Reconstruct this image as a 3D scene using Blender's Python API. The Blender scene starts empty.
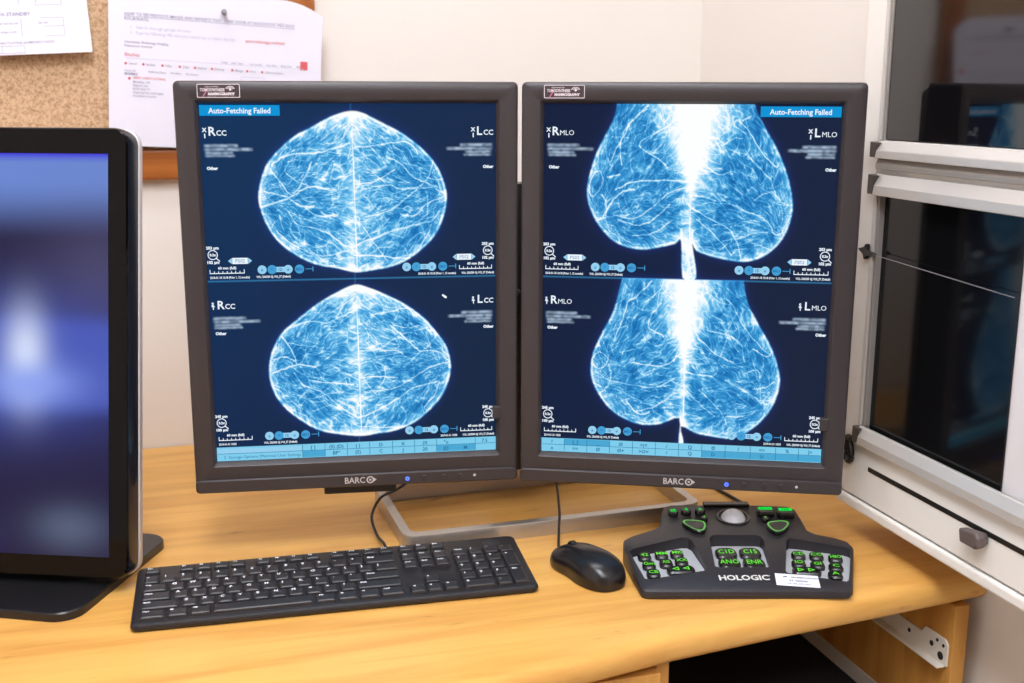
import bpy, bmesh, math, random
import numpy as np
from mathutils import Matrix, Vector

# ------------------------------------------------------------------ camera, light, exposure
ZD = 0.74                                   # height of the desk top above the floor (m)
scene = bpy.context.scene
COL = scene.collection
FOCAL_PX, PITCH, ROLL, CAM_H = 1149.7, 0.2153, 0.0026, 0.563
cam_data = bpy.data.cameras.new('camera')
cam_data.sensor_width = 36.0
cam_data.lens = 36.0 * FOCAL_PX / 1024.0
cam_data.clip_start = 0.02
cam_data.dof.use_dof = True
cam_data.dof.focus_distance = 1.36
cam_data.dof.aperture_fstop = 5.0
cam = bpy.data.objects.new('camera', cam_data)
COL.objects.link(cam)
cam.matrix_world = (Matrix.Translation((0, 0, ZD + CAM_H)) @ Matrix.Rotation(math.pi / 2 - PITCH, 4, 'X')
                    @ Matrix.Rotation(ROLL, 4, 'Z'))
scene.camera = cam
world = bpy.data.worlds.new('room_world')
scene.world = world
world.use_nodes = True
world.node_tree.nodes['Background'].inputs[0].default_value = (0.9, 0.95, 1.0, 1)
world.node_tree.nodes['Background'].inputs[1].default_value = 0.3
scene.view_settings.view_transform = 'Standard'
scene.view_settings.look = 'None'
scene.view_settings.gamma = 1.0
scene.view_settings.use_curve_mapping = False
scene.view_settings.exposure = 0.0
LAMP_STRENGTH = 20.0                        # ceiling luminaires (see ceiling_light below)

# ------------------------------------------------------------------ frames of the room
TH = math.radians(16.5)                     # the room is turned against the camera
CORNER = Vector((0.3227, 2.0359, 0.0))      # corner of back wall and right wall
U = Vector((math.cos(TH), math.sin(TH), 0))     # along the back wall, to the right
N = Vector((math.sin(TH), -math.cos(TH), 0))    # out of the back wall, into the room
def room(s, d, z=0.0):                      # s along back wall from the corner, d off the back wall
    p = CORNER + U * s + N * d
    return (p.x, p.y, z)

# ------------------------------------------------------------------ materials
def lin(c):
    f = lambda v: v / 12.92 if v <= 0.04045 else ((v + 0.055) / 1.055) ** 2.4
    return tuple(f(v / 255.0) for v in c[:3]) + (1.0,)
MATS = {}
def mat(name, rgb, rough=0.5, metal=0.0, spec=0.5, emit=None, strength=0.0, coat=0.0, noise=0.0, nscale=40.0, bump=0.0):
    if name in MATS:
        return MATS[name]
    m = bpy.data.materials.new(name); m.use_nodes = True
    nt = m.node_tree; b = nt.nodes['Principled BSDF']
    b.inputs['Base Color'].default_value = lin(rgb)
    b.inputs['Roughness'].default_value = rough
    b.inputs['Metallic'].default_value = metal
    b.inputs['Specular IOR Level'].default_value = spec
    b.inputs['Coat Weight'].default_value = coat
    b.inputs['Coat Roughness'].default_value = rough
    if emit is not None:
        b.inputs['Emission Color'].default_value = lin(emit)
        b.inputs['Emission Strength'].default_value = strength
    if noise or bump:
        tc = nt.nodes.new('ShaderNodeTexCoord'); nz = nt.nodes.new('ShaderNodeTexNoise')
        nz.inputs['Scale'].default_value = nscale; nz.inputs['Detail'].default_value = 6
        nt.links.new(tc.outputs['Object'], nz.inputs['Vector'])
        if noise:
            mr = nt.nodes.new('ShaderNodeMapRange')
            mr.inputs['To Min'].default_value = 1 - noise; mr.inputs['To Max'].default_value = 1 + noise
            nt.links.new(nz.outputs['Fac'], mr.inputs['Value'])
            mx = nt.nodes.new('ShaderNodeMix'); mx.data_type = 'RGBA'; mx.blend_type = 'MULTIPLY'
            mx.inputs['Factor'].default_value = 1.0
            mx.inputs['A'].default_value = lin(rgb)
            nt.links.new(mr.outputs['Result'], mx.inputs['B'])
            nt.links.new(mx.outputs['Result'], b.inputs['Base Color'])
        if bump:
            bp = nt.nodes.new('ShaderNodeBump'); bp.inputs['Strength'].default_value = bump
            bp.inputs['Distance'].default_value = 0.002
            nt.links.new(nz.outputs['Fac'], bp.inputs['Height'])
            nt.links.new(bp.outputs['Normal'], b.inputs['Normal'])
    MATS[name] = m
    return m

def glow(name, rgb, strength=1.0):          # printed-light pixels of a screen or a backlit legend
    return mat(name, (0, 0, 0), rough=0.6, spec=0.0, emit=rgb, strength=strength)

def wood(name, light, dark, fleck, rough=0.38, axis=0):
    if name in MATS:
        return MATS[name]
    m = bpy.data.materials.new(name); m.use_nodes = True
    nt = m.node_tree; b = nt.nodes['Principled BSDF']; L = nt.links.new
    tc = nt.nodes.new('ShaderNodeTexCoord')
    def stretched(sc):
        mp = nt.nodes.new('ShaderNodeMapping'); mp.inputs['Scale'].default_value = sc
        L(tc.outputs['Object'], mp.inputs['Vector'])
        return mp
    def sc(a, c):
        v = [c, c, c]; v[axis] = a
        return v
    n1 = nt.nodes.new('ShaderNodeTexNoise'); n1.inputs['Scale'].default_value = 1.0; n1.inputs['Detail'].default_value = 7
    n1.inputs['Distortion'].default_value = 0.7
    L(stretched(sc(2.6, 30)).outputs[0], n1.inputs['Vector'])
    n2 = nt.nodes.new('ShaderNodeTexNoise'); n2.inputs['Scale'].default_value = 1.0; n2.inputs['Detail'].default_value = 4
    L(stretched(sc(14, 240)).outputs[0], n2.inputs['Vector'])
    n3 = nt.nodes.new('ShaderNodeTexNoise'); n3.inputs['Scale'].default_value = 1.0; n3.inputs['Detail'].default_value = 3
    L(stretched(sc(17, 75)).outputs[0], n3.inputs['Vector'])
    r1 = nt.nodes.new('ShaderNodeValToRGB')
    r1.color_ramp.elements[0].position = 0.30; r1.color_ramp.elements[0].color = lin(dark)
    r1.color_ramp.elements[1].position = 0.62; r1.color_ramp.elements[1].color = lin(light)
    L(n1.outputs['Fac'], r1.inputs['Fac'])
    mr = nt.nodes.new('ShaderNodeMapRange'); mr.inputs['To Min'].default_value = 0.90; mr.inputs['To Max'].default_value = 1.07
    L(n2.outputs['Fac'], mr.inputs['Value'])
    mx = nt.nodes.new('ShaderNodeMix'); mx.data_type = 'RGBA'; mx.blend_type = 'MULTIPLY'; mx.inputs['Factor'].default_value = 1
    L(r1.outputs['Color'], mx.inputs['A']); L(mr.outputs['Result'], mx.inputs['B'])
    fr = nt.nodes.new('ShaderNodeMapRange'); fr.inputs['From Min'].default_value = 0.67; fr.inputs['From Max'].default_value = 0.78
    fr.inputs['To Max'].default_value = 0.6
    L(n3.outputs['Fac'], fr.inputs['Value'])
    m2 = nt.nodes.new('ShaderNodeMix'); m2.data_type = 'RGBA'
    L(fr.outputs['Result'], m2.inputs['Factor']); L(mx.outputs['Result'], m2.inputs['A'])
    m2.inputs['B'].default_value = lin(fleck)
    L(m2.outputs['Result'], b.inputs['Base Color'])
    b.inputs['Roughness'].default_value = rough
    b.inputs['Specular IOR Level'].default_value = 0.4
    MATS[name] = m
    return m

def cork_mat():
    m = bpy.data.materials.new('cork'); m.use_nodes = True
    nt = m.node_tree; b = nt.nodes['Principled BSDF']; L = nt.links.new
    tc = nt.nodes.new('ShaderNodeTexCoord')
    n1 = nt.nodes.new('ShaderNodeTexNoise'); n1.inputs['Scale'].default_value = 150; n1.inputs['Detail'].default_value = 5
    v = nt.nodes.new('ShaderNodeTexVoronoi'); v.inputs['Scale'].default_value = 330
    L(tc.outputs['Object'], n1.inputs['Vector']); L(tc.outputs['Object'], v.inputs['Vector'])
    mx = nt.nodes.new('ShaderNodeMix'); mx.inputs['Factor'].default_value = 0.35
    L(n1.outputs['Fac'], mx.inputs['A']); L(v.outputs['Distance'], mx.inputs['B'])
    r = nt.nodes.new('ShaderNodeValToRGB')
    r.color_ramp.elements[0].position = 0.30; r.color_ramp.elements[0].color = lin((172, 130, 94))
    r.color_ramp.elements[1].position = 0.60; r.color_ramp.elements[1].color = lin((222, 187, 150))
    L(mx.outputs['Result'], r.inputs['Fac']); L(r.outputs['Color'], b.inputs['Base Color'])
    b.inputs['Roughness'].default_value = 0.9
    return m

# ------------------------------------------------------------------ mesh helpers
class MB:
    """collects vertices and faces; build() links them as one mesh object"""
    def __init__(self):
        self.v, self.f = [], []
    def add(self, vs, fs):
        o = len(self.v)
        self.v += [tuple(p) for p in vs]
        self.f += [tuple(i + o for i in f) for f in fs]
        return self
    def box(self, x0, x1, y0, y1, z0, z1):
        return self.add([(x0, y0, z0), (x1, y0, z0), (x1, y1, z0), (x0, y1, z0), (x0, y0, z1), (x1, y0, z1), (x1, y1, z1), (x0, y1, z1)],
                        [(3, 2, 1, 0), (4, 5, 6, 7), (0, 1, 5, 4), (1, 2, 6, 5), (2, 3, 7, 6), (3, 0, 4, 7)])
    def loft(self, loops, cap0=True, cap1=True, closed=True):
        n = len(loops[0]); o = len(self.v)
        for l in loops:
            self.v += [tuple(p) for p in l]
        for k in range(len(loops) - 1):
            a, b = o + k * n, o + (k + 1) * n
            for i in range(n if closed else n - 1):
                j = (i + 1) % n
                self.f.append((a + i, a + j, b + j, b + i))
        if cap0: self.f.append(tuple(o + i for i in reversed(range(n))))
        if cap1: self.f.append(tuple(o + (len(loops) - 1) * n + i for i in range(n)))
        return self
    def tube(self, pts, r, seg=8, cap=True):
        pts = [Vector(p) for p in pts]; loops = []
        up = Vector((0, 0, 1))
        for i, p in enumerate(pts):
            t = (pts[min(i + 1, len(pts) - 1)] - pts[max(i - 1, 0)]).normalized()
            a = t.cross(up)
            if a.length < 1e-3: a = t.cross(Vector((0, 1, 0)))
            a.normalize(); b = t.cross(a)
            loops.append([p + (a * math.cos(q) + b * math.sin(q)) * r for q in [2 * math.pi * k / seg for k in range(seg)]])
        return self.loft(loops, cap, cap)
    def lathe(self, prof, seg=24, center=(0, 0, 0), axis='Z'):
        loops = []
        for r, h in prof:
            l = []
            for k in range(seg):
                q = 2 * math.pi * k / seg
                x, y = r * math.cos(q), r * math.sin(q)
                p = (x, y, h) if axis == 'Z' else (x, -h, y)
                l.append((p[0] + center[0], p[1] + center[1], p[2] + center[2]))
            loops.append(l)
        return self.loft(loops)
    def mesh(self, name='mesh', bevel=0.0, seg=2, angle=30):
        me = bpy.data.meshes.new(name)
        bm = bmesh.new()
        vs = [bm.verts.new(p) for p in self.v]
        for f in self.f:
            try: bm.faces.new([vs[i] for i in f])
            except ValueError: pass
        bmesh.ops.recalc_face_normals(bm, faces=bm.faces[:])
        if bevel:
            ed = [e for e in bm.edges if len(e.link_faces) == 2 and e.calc_face_angle(0) > math.radians(angle)]
            bmesh.ops.bevel(bm, geom=ed, offset=bevel, segments=seg, affect='EDGES', profile=0.5, clamp_overlap=True)
        bm.to_mesh(me); bm.free()
        return me
    def build(self, name, m, parent=None, bevel=0.0, seg=2, smooth=False, loc=None, rot=None, angle=30):
        return link(name, self.mesh(name, bevel, seg, angle), m, parent, smooth, loc, rot)

def link(name, me, m, parent=None, smooth=False, loc=None, rot=None):
    o = bpy.data.objects.new(name, me)
    COL.objects.link(o)
    if m is not None and len(me.materials) == 0:
        me.materials.append(m)
    if smooth:
        me.polygons.foreach_set('use_smooth', [True] * len(me.polygons))
        try:
            me.set_sharp_from_angle(angle=math.radians(smooth if smooth is not True else 40))
        except Exception:
            pass
    o.parent = parent
    if loc is not None: o.location = loc
    if rot is not None: o.rotation_euler = rot
    return o

def tag(o, label=None, cat=None, group=None, kind=None):
    if label: o['label'] = label
    if cat: o['category'] = cat
    if group: o['group'] = group
    if kind: o['kind'] = kind
    return o

def thing(name, label, cat, loc, rz=0.0, group=None):
    o = bpy.data.objects.new(name, None)
    o.empty_display_size = 0.05
    COL.objects.link(o)
    o.location = loc; o.rotation_euler = (0, 0, rz)
    return tag(o, label, cat, group)

def rrect(x0, x1, z0, z1, r, n=5):          # rounded rectangle outline, counter-clockwise
    pts = []
    for cx, cz, a0 in ((x1 - r, z1 - r, 0), (x0 + r, z1 - r, 90), (x0 + r, z0 + r, 180), (x1 - r, z0 + r, 270)):
        for k in range(n + 1):
            a = math.radians(a0 + 90 * k / n)
            pts.append((cx + r * math.cos(a), cz + r * math.sin(a)))
    return pts
def at_y(l, y): return [(x, y, z) for x, z in l]
def at_z(l, z): return [(x, y, z) for x, y in l]

def smooth_path(P, k=6, closed=False):      # Catmull-Rom
    P = [np.array(p, float) for p in P]; out = []; n = len(P)
    rng = range(n) if closed else range(n - 1)
    for i in rng:
        g = (lambda j: P[j % n]) if closed else (lambda j: P[min(max(j, 0), n - 1)])
        a, b, c, d = g(i - 1), g(i), g(i + 1), g(i + 2)
        for t in np.linspace(0, 1, k, endpoint=False):
            out.append(0.5 * ((2 * b) + (-a + c) * t + (2 * a - 5 * b + 4 * c - d) * t * t + (-a + 3 * b - 3 * c + d) * t ** 3))
    if not closed: out.append(P[-1])
    return [tuple(p) for p in out]

TEXT_CACHE = {}
def text_geo(s, size, align='LEFT', bold=0.0, squeeze=1.0):     # flat lettering as vertices and faces in XY, baseline at 0
    key = (s, round(size, 6), align, bold, squeeze)
    if key not in TEXT_CACHE:
        cu = bpy.data.curves.new('lettering', 'FONT')
        cu.body = s; cu.size = size; cu.align_x = align; cu.resolution_u = 2; cu.offset = bold * size
        cu.fill_mode = 'FRONT'
        ob = bpy.data.objects.new('lettering', cu)
        me = bpy.data.meshes.new_from_object(ob)
        TEXT_CACHE[key] = ([(v.co.x * squeeze, v.co.y) for v in me.vertices], [tuple(p.vertices) for p in me.polygons])
        bpy.data.objects.remove(ob); bpy.data.curves.remove(cu); bpy.data.meshes.remove(me)
    return TEXT_CACHE[key]
def put_text(mb, s, fn, size, align='LEFT', bold=0.0, squeeze=1.0):   # fn maps flat (x, y) onto the surface
    v, f = text_geo(s, size, align, bold, squeeze)
    return mb.add([fn(x, y) for x, y in v], f)
def put_poly(mb, pts, fn):
    return mb.add([fn(x, y) for x, y in pts], [tuple(range(len(pts)))])
def put_ring(mb, outer, inner, fn):
    n = len(outer)
    return mb.add([fn(x, y) for x, y in outer] + [fn(x, y) for x, y in inner],
                  [(i, (i + 1) % n, n + (i + 1) % n, n + i) for i in range(n)])
def print_text(parent, name, m, s, fn, size, align='LEFT', bold=0.0, squeeze=1.0):    # one line of lettering = one part
    return put_text(MB(), s, fn, size, align, bold, squeeze).build(name, m, parent)
def print_poly(parent, name, m, pts, fn):
    return put_poly(MB(), pts, fn).build(name, m, parent)
def circ(cx, cy, r, n=20): return [(cx + r * math.cos(2 * math.pi * k / n), cy + r * math.sin(2 * math.pi * k / n)) for k in range(n)]

# ------------------------------------------------------------------ the setting
M_WALL = mat('wall_paint', (241, 234, 227), rough=0.75, spec=0.25, noise=0.02, nscale=6, bump=0.05)
M_CEIL = mat('ceiling_paint', (240, 238, 232), rough=0.9)
M_FLOOR = mat('vinyl_floor', (168, 158, 145), rough=0.5, noise=0.08, nscale=25)
H_ROOM = 2.55
def slab(name, s0, s1, d0, d1, z0, z1, m):
    mb = MB()
    q = [room(s0, d0), room(s1, d0), room(s1, d1), room(s0, d1)]
    mb.add([(p[0], p[1], z0) for p in q] + [(p[0], p[1], z1) for p in q],
           [(3, 2, 1, 0), (4, 5, 6, 7), (0, 1, 5, 4), (1, 2, 6, 5), (2, 3, 7, 6), (3, 0, 4, 7)])
    return tag(mb.build(name, m), kind='structure')
SL, DF = -2.6, 3.6                          # left end and front end of the room
slab('floor', SL - .1, .3, -.1, DF + .1, -.1, 0, M_FLOOR)
slab('ceiling', SL - .1, .25, -.1, DF + .1, H_ROOM, H_ROOM + .1, M_CEIL)
slab('wall_back', SL - .1, .1, -.1, 0, 0, H_ROOM, M_WALL)
SKEW = math.tan(math.radians(2.3))          # the right wall is not quite square to the back wall
mb = MB(); q = [room(0, 0), room(.15, 0), room(.15 + SKEW * DF, DF), room(SKEW * DF, DF)]
mb.add([(p[0], p[1], 0) for p in q] + [(p[0], p[1], H_ROOM) for p in q], [(3, 2, 1, 0), (4, 5, 6, 7), (0, 1, 5, 4), (1, 2, 6, 5), (2, 3, 7, 6), (3, 0, 4, 7)])
tag(mb.build('wall_right', M_WALL), kind='structure')
slab('wall_left', SL - .1, SL, 0, DF, 0, H_ROOM, M_WALL)
slab('wall_front', SL - .1, .25, DF, DF + .1, 0, H_ROOM, mat('front_wall_paint', (150, 126, 108), rough=.8))

M_LAMP = mat('lamp_diffuser', (255, 255, 255), emit=(243, 247, 255), strength=LAMP_STRENGTH)
M_LAMPFRAME = mat('lamp_frame', (235, 235, 235), rough=0.4)
def ceiling_light(s, d, w, l, label, m=M_LAMP):
    t = thing('ceiling_light', label, 'ceiling light', room(s, d, H_ROOM), TH, 'ceiling lights')
    fr = MB()
    o, i = rrect(-w / 2, w / 2, -l / 2, l / 2, .01, 2), rrect(-w / 2 + .02, w / 2 - .02, -l / 2 + .02, l / 2 - .02, .008, 2)
    fr.loft([at_z(i, -.001), at_z(o, -.001), at_z(o, -.05), at_z(i, -.05), at_z(i, -.044)], False, False).build('frame', M_LAMPFRAME, t)
    MB().box(-w / 2 + .02, w / 2 - .02, -l / 2 + .02, l / 2 - .02, -.046, -.03).build('diffuser', m, t)
ceiling_light(-1.0, 1.75, .6, 1.2, 'long ceiling light panel over the desk beside the pinboard')
ceiling_light(-0.75, 0.55, 1.2, .3, 'ceiling light panel close to the back wall',
              mat('lamp_diffuser_dim', (255, 255, 255), emit=(243, 247, 255), strength=LAMP_STRENGTH * .5))

ceiling_light(-0.75, 2.95, 1.2, .45, 'added ceiling fill light panel at the unseen front end of the room')  # unseen panel, added to brighten the right wall under the film viewer

# ------------------------------------------------------------------ desk
M_DESK = wood('desk_beech', (230, 176, 94), (210, 150, 74), (162, 102, 48), rough=0.33)
M_PANEL = wood('panel_beech', (206, 150, 74), (182, 124, 56), (160, 104, 50), rough=0.5, axis=2)
M_BAYSHADE = mat('bay_shade_black', (16, 15, 15), rough=0.85)  # black colour stands in for the shade inside the drawer bay
M_SLIDE = mat('slide_steel', (226, 220, 208), rough=0.45, metal=0.1)
M_HOLE = mat('slide_hole', (28, 24, 20), rough=0.8)
desk = thing('desk', 'honey beech office desk with rounded front edge and an open drawer bay', 'desk', room(-.8, .42, 0), TH)
def dl(s, d, z): return (s + .8, .42 - d, z)      # room (s, d) to desk-local
front = [(.029, .7855), (.017, .787), (-.002, .789), (-.121, .8015), (-.25, .814), (-.40, .831), (-.491, .848), (-.64, .879), (-.8, .917), (-1.2, 1.02), (-1.6, 1.13)]
prof = [(-.022, 0), (-.012, -.001), (-.005, -.004), (-.001, -.009), (.0, -.018), (-.001, -.028), (-.005, -.034), (-.012, -.037), (-.022, -.038)]
wt = MB(); loops = []
for s, d in front:
    loops.append([dl(min(s, -.002), .003, ZD - .038)] + [dl(min(s, -.002), .003, ZD)] + [dl(s, d + o, ZD + z) for o, z in prof])
wt.loft(loops).build('worktop', M_DESK, desk, smooth=50)
def panel(name, s0, s1, d0, d1, z0, z1, m=M_PANEL, bevel=.0008, parent=desk):
    a, b = dl(s0, d1, z0), dl(s1, d0, z1)
    return MB().box(a[0], b[0], a[1], b[1], a[2], b[2]).build(name, m, parent, bevel=bevel, seg=1)
panel('side_panel', -.016, .004, .02, .789, 0, ZD - .039)
panel('divider', -.414, -.398, .02, .812, 0, ZD - .039)
panel('side_panel', -1.56, -1.54, .02, .99, 0, ZD - .039)
panel('drawer_front', -.86, -.4155, .812, .829, ZD - .24, ZD - .045)
panel('drawer_front', -.86, -.4155, .812, .829, ZD - .46, ZD - .245)
panel('back_panel', -.3975, -.0165, .02, .028, 0, ZD - .04, M_BAYSHADE)
panel('shelf', -.3975, -.0165, .03, .75, ZD - .25, ZD - .234, M_BAYSHADE)  # added black plane, fills in the dark below the lower slide
for zc in (-.106, -.222):
    x = dl(-.0165, 0, 0)[0]
    sl = MB()
    y0, y1 = dl(0, .785, 0)[1], dl(0, .33, 0)[1]
    # upright web with a raised front end, folded lower and upper flange
    pr = [(y0, -.014), (y1, -.014), (y1, .010), (y0 + .052, .010), (y0 + .044, .020), (y0 + .006, .020), (y0, .014)]
    sl.loft([[(x - .0025, y, ZD + zc + z) for y, z in pr], [(x, y, ZD + zc + z) for y, z in pr]])
    sl.box(x - .013, x, y0 + .004, y1, ZD + zc - .016, ZD + zc - .0135)
    so = sl.build('drawer_slide', M_SLIDE, desk, bevel=.0006, seg=1)
    for yy, zz, r in ((.012, -.004, .0052), (.030, .004, .0035), (.02, .013, .0022), (.008, .011, .0022), (.075, .0, .0028)):
        c = MB().lathe([(r, 0), (r, .0006)], 14)
        c.v = [(x - .0026 - v[2], y0 + yy + v[0], ZD + zc + zz + v[1]) for v in c.v]
        c.build('slide_hole', M_HOLE, so)

# ------------------------------------------------------------------ pinboard and papers on the back wall
M_CORK = cork_mat()
M_FRAME = wood('frame_wood', (176, 104, 44), (150, 80, 30), (120, 62, 24), rough=0.35)
M_FRAMEV = wood('frame_wood_upright', (176, 104, 44), (150, 80, 30), (120, 62, 24), rough=0.35, axis=2)
BZ0, BZ1, BS0, BS1, FW = ZD + .428, ZD + 1.25, -2.05, -.659, .046
board = thing('pinboard', 'cork pinboard in a brown wooden frame on the back wall', 'pinboard', room((BS0 + BS1) / 2, 0, BZ0), TH)
bx0, bx1 = (BS0 - BS1) / 2, (BS1 - BS0) / 2; bh = BZ1 - BZ0
MB().box(bx0 + .02, bx1 - .02, -.012, -.002, .02, bh - .02).build('cork_sheet', M_CORK, board)
MB().box(bx0, bx1, -.021, -.001, 0, FW).build('frame_rail', M_FRAME, board, bevel=.004)
MB().box(bx0, bx1, -.021, -.001, bh - FW, bh).build('frame_rail', M_FRAME, board, bevel=.004)
MB().box(bx0, bx0 + FW, -.0208, -.001, FW, bh - FW).build('frame_rail', M_FRAMEV, board, bevel=.004)
MB().box(bx1 - FW, bx1, -.0208, -.001, FW, bh - FW).build('frame_rail', M_FRAMEV, board, bevel=.004)

M_PAPER = mat('paper', (233, 230, 243), rough=0.7, spec=0.2)
M_INK = mat('ink_grey', (150, 146, 168), rough=0.8)
M_INKL = mat('ink_light', (200, 196, 216), rough=0.8)
M_INKR = mat('ink_red', (222, 96, 104), rough=0.8)
def paper_sheet(name, label, s, z, rot, w, h, off, drop=lambda x, y: 0.0):
    """sheet w x h with its upper left corner at (s, z) on the back wall; off(x, y) gives its distance from the wall"""
    t = thing(name, label, 'paper', room(s, 0, z), TH)
    c, sn = math.cos(rot), math.sin(rot)
    def fn(x, y, lift=0.0):                  # x right, y down, in metres
        return (c * x + sn * y, -(off(x, y) + lift), sn * x + c * -y - drop(x, y))
    nx, ny = 34, 26
    vs = []; fs = []
    for k, lift in ((0, 0.0), (1, -.0003)):
        for j in range(ny + 1):
            for i in range(nx + 1):
                vs.append(fn(w * i / nx, h * j / ny, lift))
    st = (nx + 1) * (ny + 1)
    for j in range(ny):
        for i in range(nx):
            a = j * (nx + 1) + i
            fs.append((a, a + nx + 1, a + nx + 2, a + 1)); fs.append((st + a, st + a + 1, st + a + nx + 2, st + a + nx + 1))
    MB().add(vs, fs).build('sheet', M_PAPER, t, smooth=True)
    return t, fn

def off_r(x, y):
    u, v = x / .306, y / .2275
    return .0245 + .026 * max(0, u - .55) ** 2 / .2 + .004 * math.sin(6 * u + 2 * v) * v + .012 * max(0, u - .8) / .2 * (1 - v) * .6 + .006 * v
pr, fr_ = paper_sheet('instruction_sheet', 'printed instruction sheet in landscape format pinned at the right of the corkboard', -.957, ZD + .7095, math.radians(-3.4), .306, .2275, off_r,
                     lambda x, y: .022 * max(0, x / .306 - .80) ** 2 / .04 * max(0, 1 - y / .07))
def tfn(fn, x0, y0):                         # text placed at (x0, y0) mm on a sheet
    return lambda x, y: fn(x0 / 1000 + x, y0 / 1000 - y, .0006)
print_text(pr, 'printed_text', M_INK, 'HOW TO SEE PREVIOUS IMAGES AND REPORTS THAT WERE DONE AT RADIOLOGY RED EAST', tfn(fr_, 22, 39), .0062, bold=.004, squeeze=.93)
print_text(pr, 'printed_text', M_INK, 'FOURWAYS:', tfn(fr_, 22, 46), .0062, bold=.004)
print_poly(pr, 'printed_line', M_INK, [(0, 0), (.245, 0), (.245, .0006), (0, .0006)], tfn(fr_, 22, 40.6))
print_text(pr, 'printed_text', M_INKL, '1   Search through google chrome', tfn(fr_, 30, 57.5), .0062, bold=.004)
print_text(pr, 'printed_text', M_INKL, '2   Type the following URL into your search bar or follow this link:', tfn(fr_, 30, 65.5), .0062, bold=.004, squeeze=.9)
print_text(pr, 'red_print', M_INKR, 'pacs.radiology.red/east', tfn(fr_, 196, 65.5), .0062, bold=.006)
print_text(pr, 'printed_text', M_INK, 'Username: Radiology Imaging', tfn(fr_, 22, 78.5), .0052, bold=.004)
print_text(pr, 'printed_text', M_INK, 'Password: mammo', tfn(fr_, 22, 84), .0052, bold=.004)
print_text(pr, 'red_print', M_INKR, 'Studies', tfn(fr_, 22, 97.5), .0075)
print_poly(pr, 'printed_line', M_INKL, [(0, 0), (.26, 0), (.26, .0006), (0, .0006)], tfn(fr_, 22, 100.5))
x = 24
for wd in ('Search', 'Studies', 'Filter', 'Clear', 'Export', 'Priority', 'Merge', 'Print', 'Administration'):
    print_poly(pr, 'red_mark', M_INKR, circ(0, .0015, .0018, 10), tfn(fr_, x, 109.5))
    print_text(pr, 'printed_text', M_INK, wd, tfn(fr_, x + 4, 109.5), .0045, bold=.004); x += 9 + len(wd) * 2.6
x = 160
for wd in ('Today', 'Last 7 days', 'Last month', 'Any date', 'Body Part', 'More'):
    print_text(pr, 'printed_text', M_INK, wd, tfn(fr_, x, 98.5), .0040, bold=.004); x += 5 + len(wd) * 2.0
print_poly(pr, 'red_mark', M_INKR, [(0, 0), (.0105, 0), (.0105, .0125), (0, .0125)], tfn(fr_, 276, 101.5))
print_text(pr, 'printed_text', M_INK, 'Patient ID', tfn(fr_, 22, 119.5), .004); print_text(pr, 'printed_text', M_INK, 'MAMMO', tfn(fr_, 22, 124.5), .005, bold=.02)
print_text(pr, 'printed_text', M_INK, 'Referral Date     Modality     Accession', tfn(fr_, 56, 119.5), .0045)
print_text(pr, 'red_print', M_INKR, 'XRAY, CHEST LATERAL', tfn(fr_, 34, 129.5), .0045, bold=.006); print_poly(pr, 'red_mark', M_INKR, circ(0, 0, .002, 10), tfn(fr_, 29, 129.5))
for k, wd in enumerate(('Modality: CR', 'Report: yes', 'Birth date 01', 'Reported by radiologist', 'Accession number')):
    print_text(pr, 'printed_text', M_INK, wd, tfn(fr_, 34, 15.5 + 120 + 5 * k), .0045, bold=.004)
put_ring(MB(), [(0, 0), (.034, 0), (.034, .007), (0, .007)], [(.0005, .0005), (.0335, .0005), (.0335, .0065), (.0005, .0065)], tfn(fr_, 190, 123.5)).build('printed_box', M_INKL, pr)
pin = thing('push_pin', 'small grey push pin through the instruction sheet', 'push pin', room(-.795, off_r(.155, .04) + .0006, ZD + .676), TH)
MB().lathe([(.0008, -.006), (.0008, 0), (.0042, .0), (.0040, .0025), (.0024, .004), (.0024, .010), (.0036, .0125), (.0036, .014), (.001, .0145)], 14, axis='Y').build('pin_head', mat('pin_grey', (150, 146, 156), rough=.3), pin, smooth=40)

def off_l(x, y):
    return .015 + .034 * max(0, y / .21 - .25) ** 1.6 + .004 * math.sin(9 * x) * y / .21
pl, fl_ = paper_sheet('standby_notice', 'white standby notice hanging loose at the left of the corkboard', -1.291, ZD + .796, math.radians(3.0), .297, .196, off_l)
def lframe(x0, y0, x1, y1, cols=(), rows=()):
    lines_ = MB()
    for a, b, c, d in [(x0, y0, x1, y0), (x0, y1, x1, y1)] + [(x0, r, x1, r) for r in rows]:
        put_poly(lines_, [(0, 0), ((c - a) / 1000, 0), ((c - a) / 1000, .0005), (0, .0005)], tfn(fl_, a, b))
    for xx in (x0, x1) + tuple(cols):
        put_poly(lines_, [(0, 0), (.0005, 0), (.0005, (y1 - y0) / 1000), (0, (y1 - y0) / 1000)], tfn(fl_, xx, y1))
    lines_.build('table_lines', M_INK, pl)
lframe(40, 80, 262, 128, (110, 170, 205, 228), (96, 112))
print_text(pl, 'printed_text', M_INK, 'NVA STANDBY', tfn(fl_, 170, 142), .0072, bold=.01)
lframe(40, 146, 262, 171, (172, 205), (158,))
print_text(pl, 'printed_text', M_INK, 'AFTER HOURS', tfn(fl_, 176, 154), .004); print_text(pl, 'printed_text', M_INK, 'WEEK DAYS', tfn(fl_, 176, 166), .004); print_text(pl, 'printed_text', M_INK, '082 000', tfn(fl_, 228, 154), .004)
print_text(pl, 'printed_text', M_INK, 'IN CASE YOU ARE UNABLE TO ATTEND AN EMERGENCY PATIENT', tfn(fl_, 248, 181), .0046, align='RIGHT', bold=.006, squeeze=.8)
lframe(60, 184, 206, 194, (176,), ())

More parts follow.
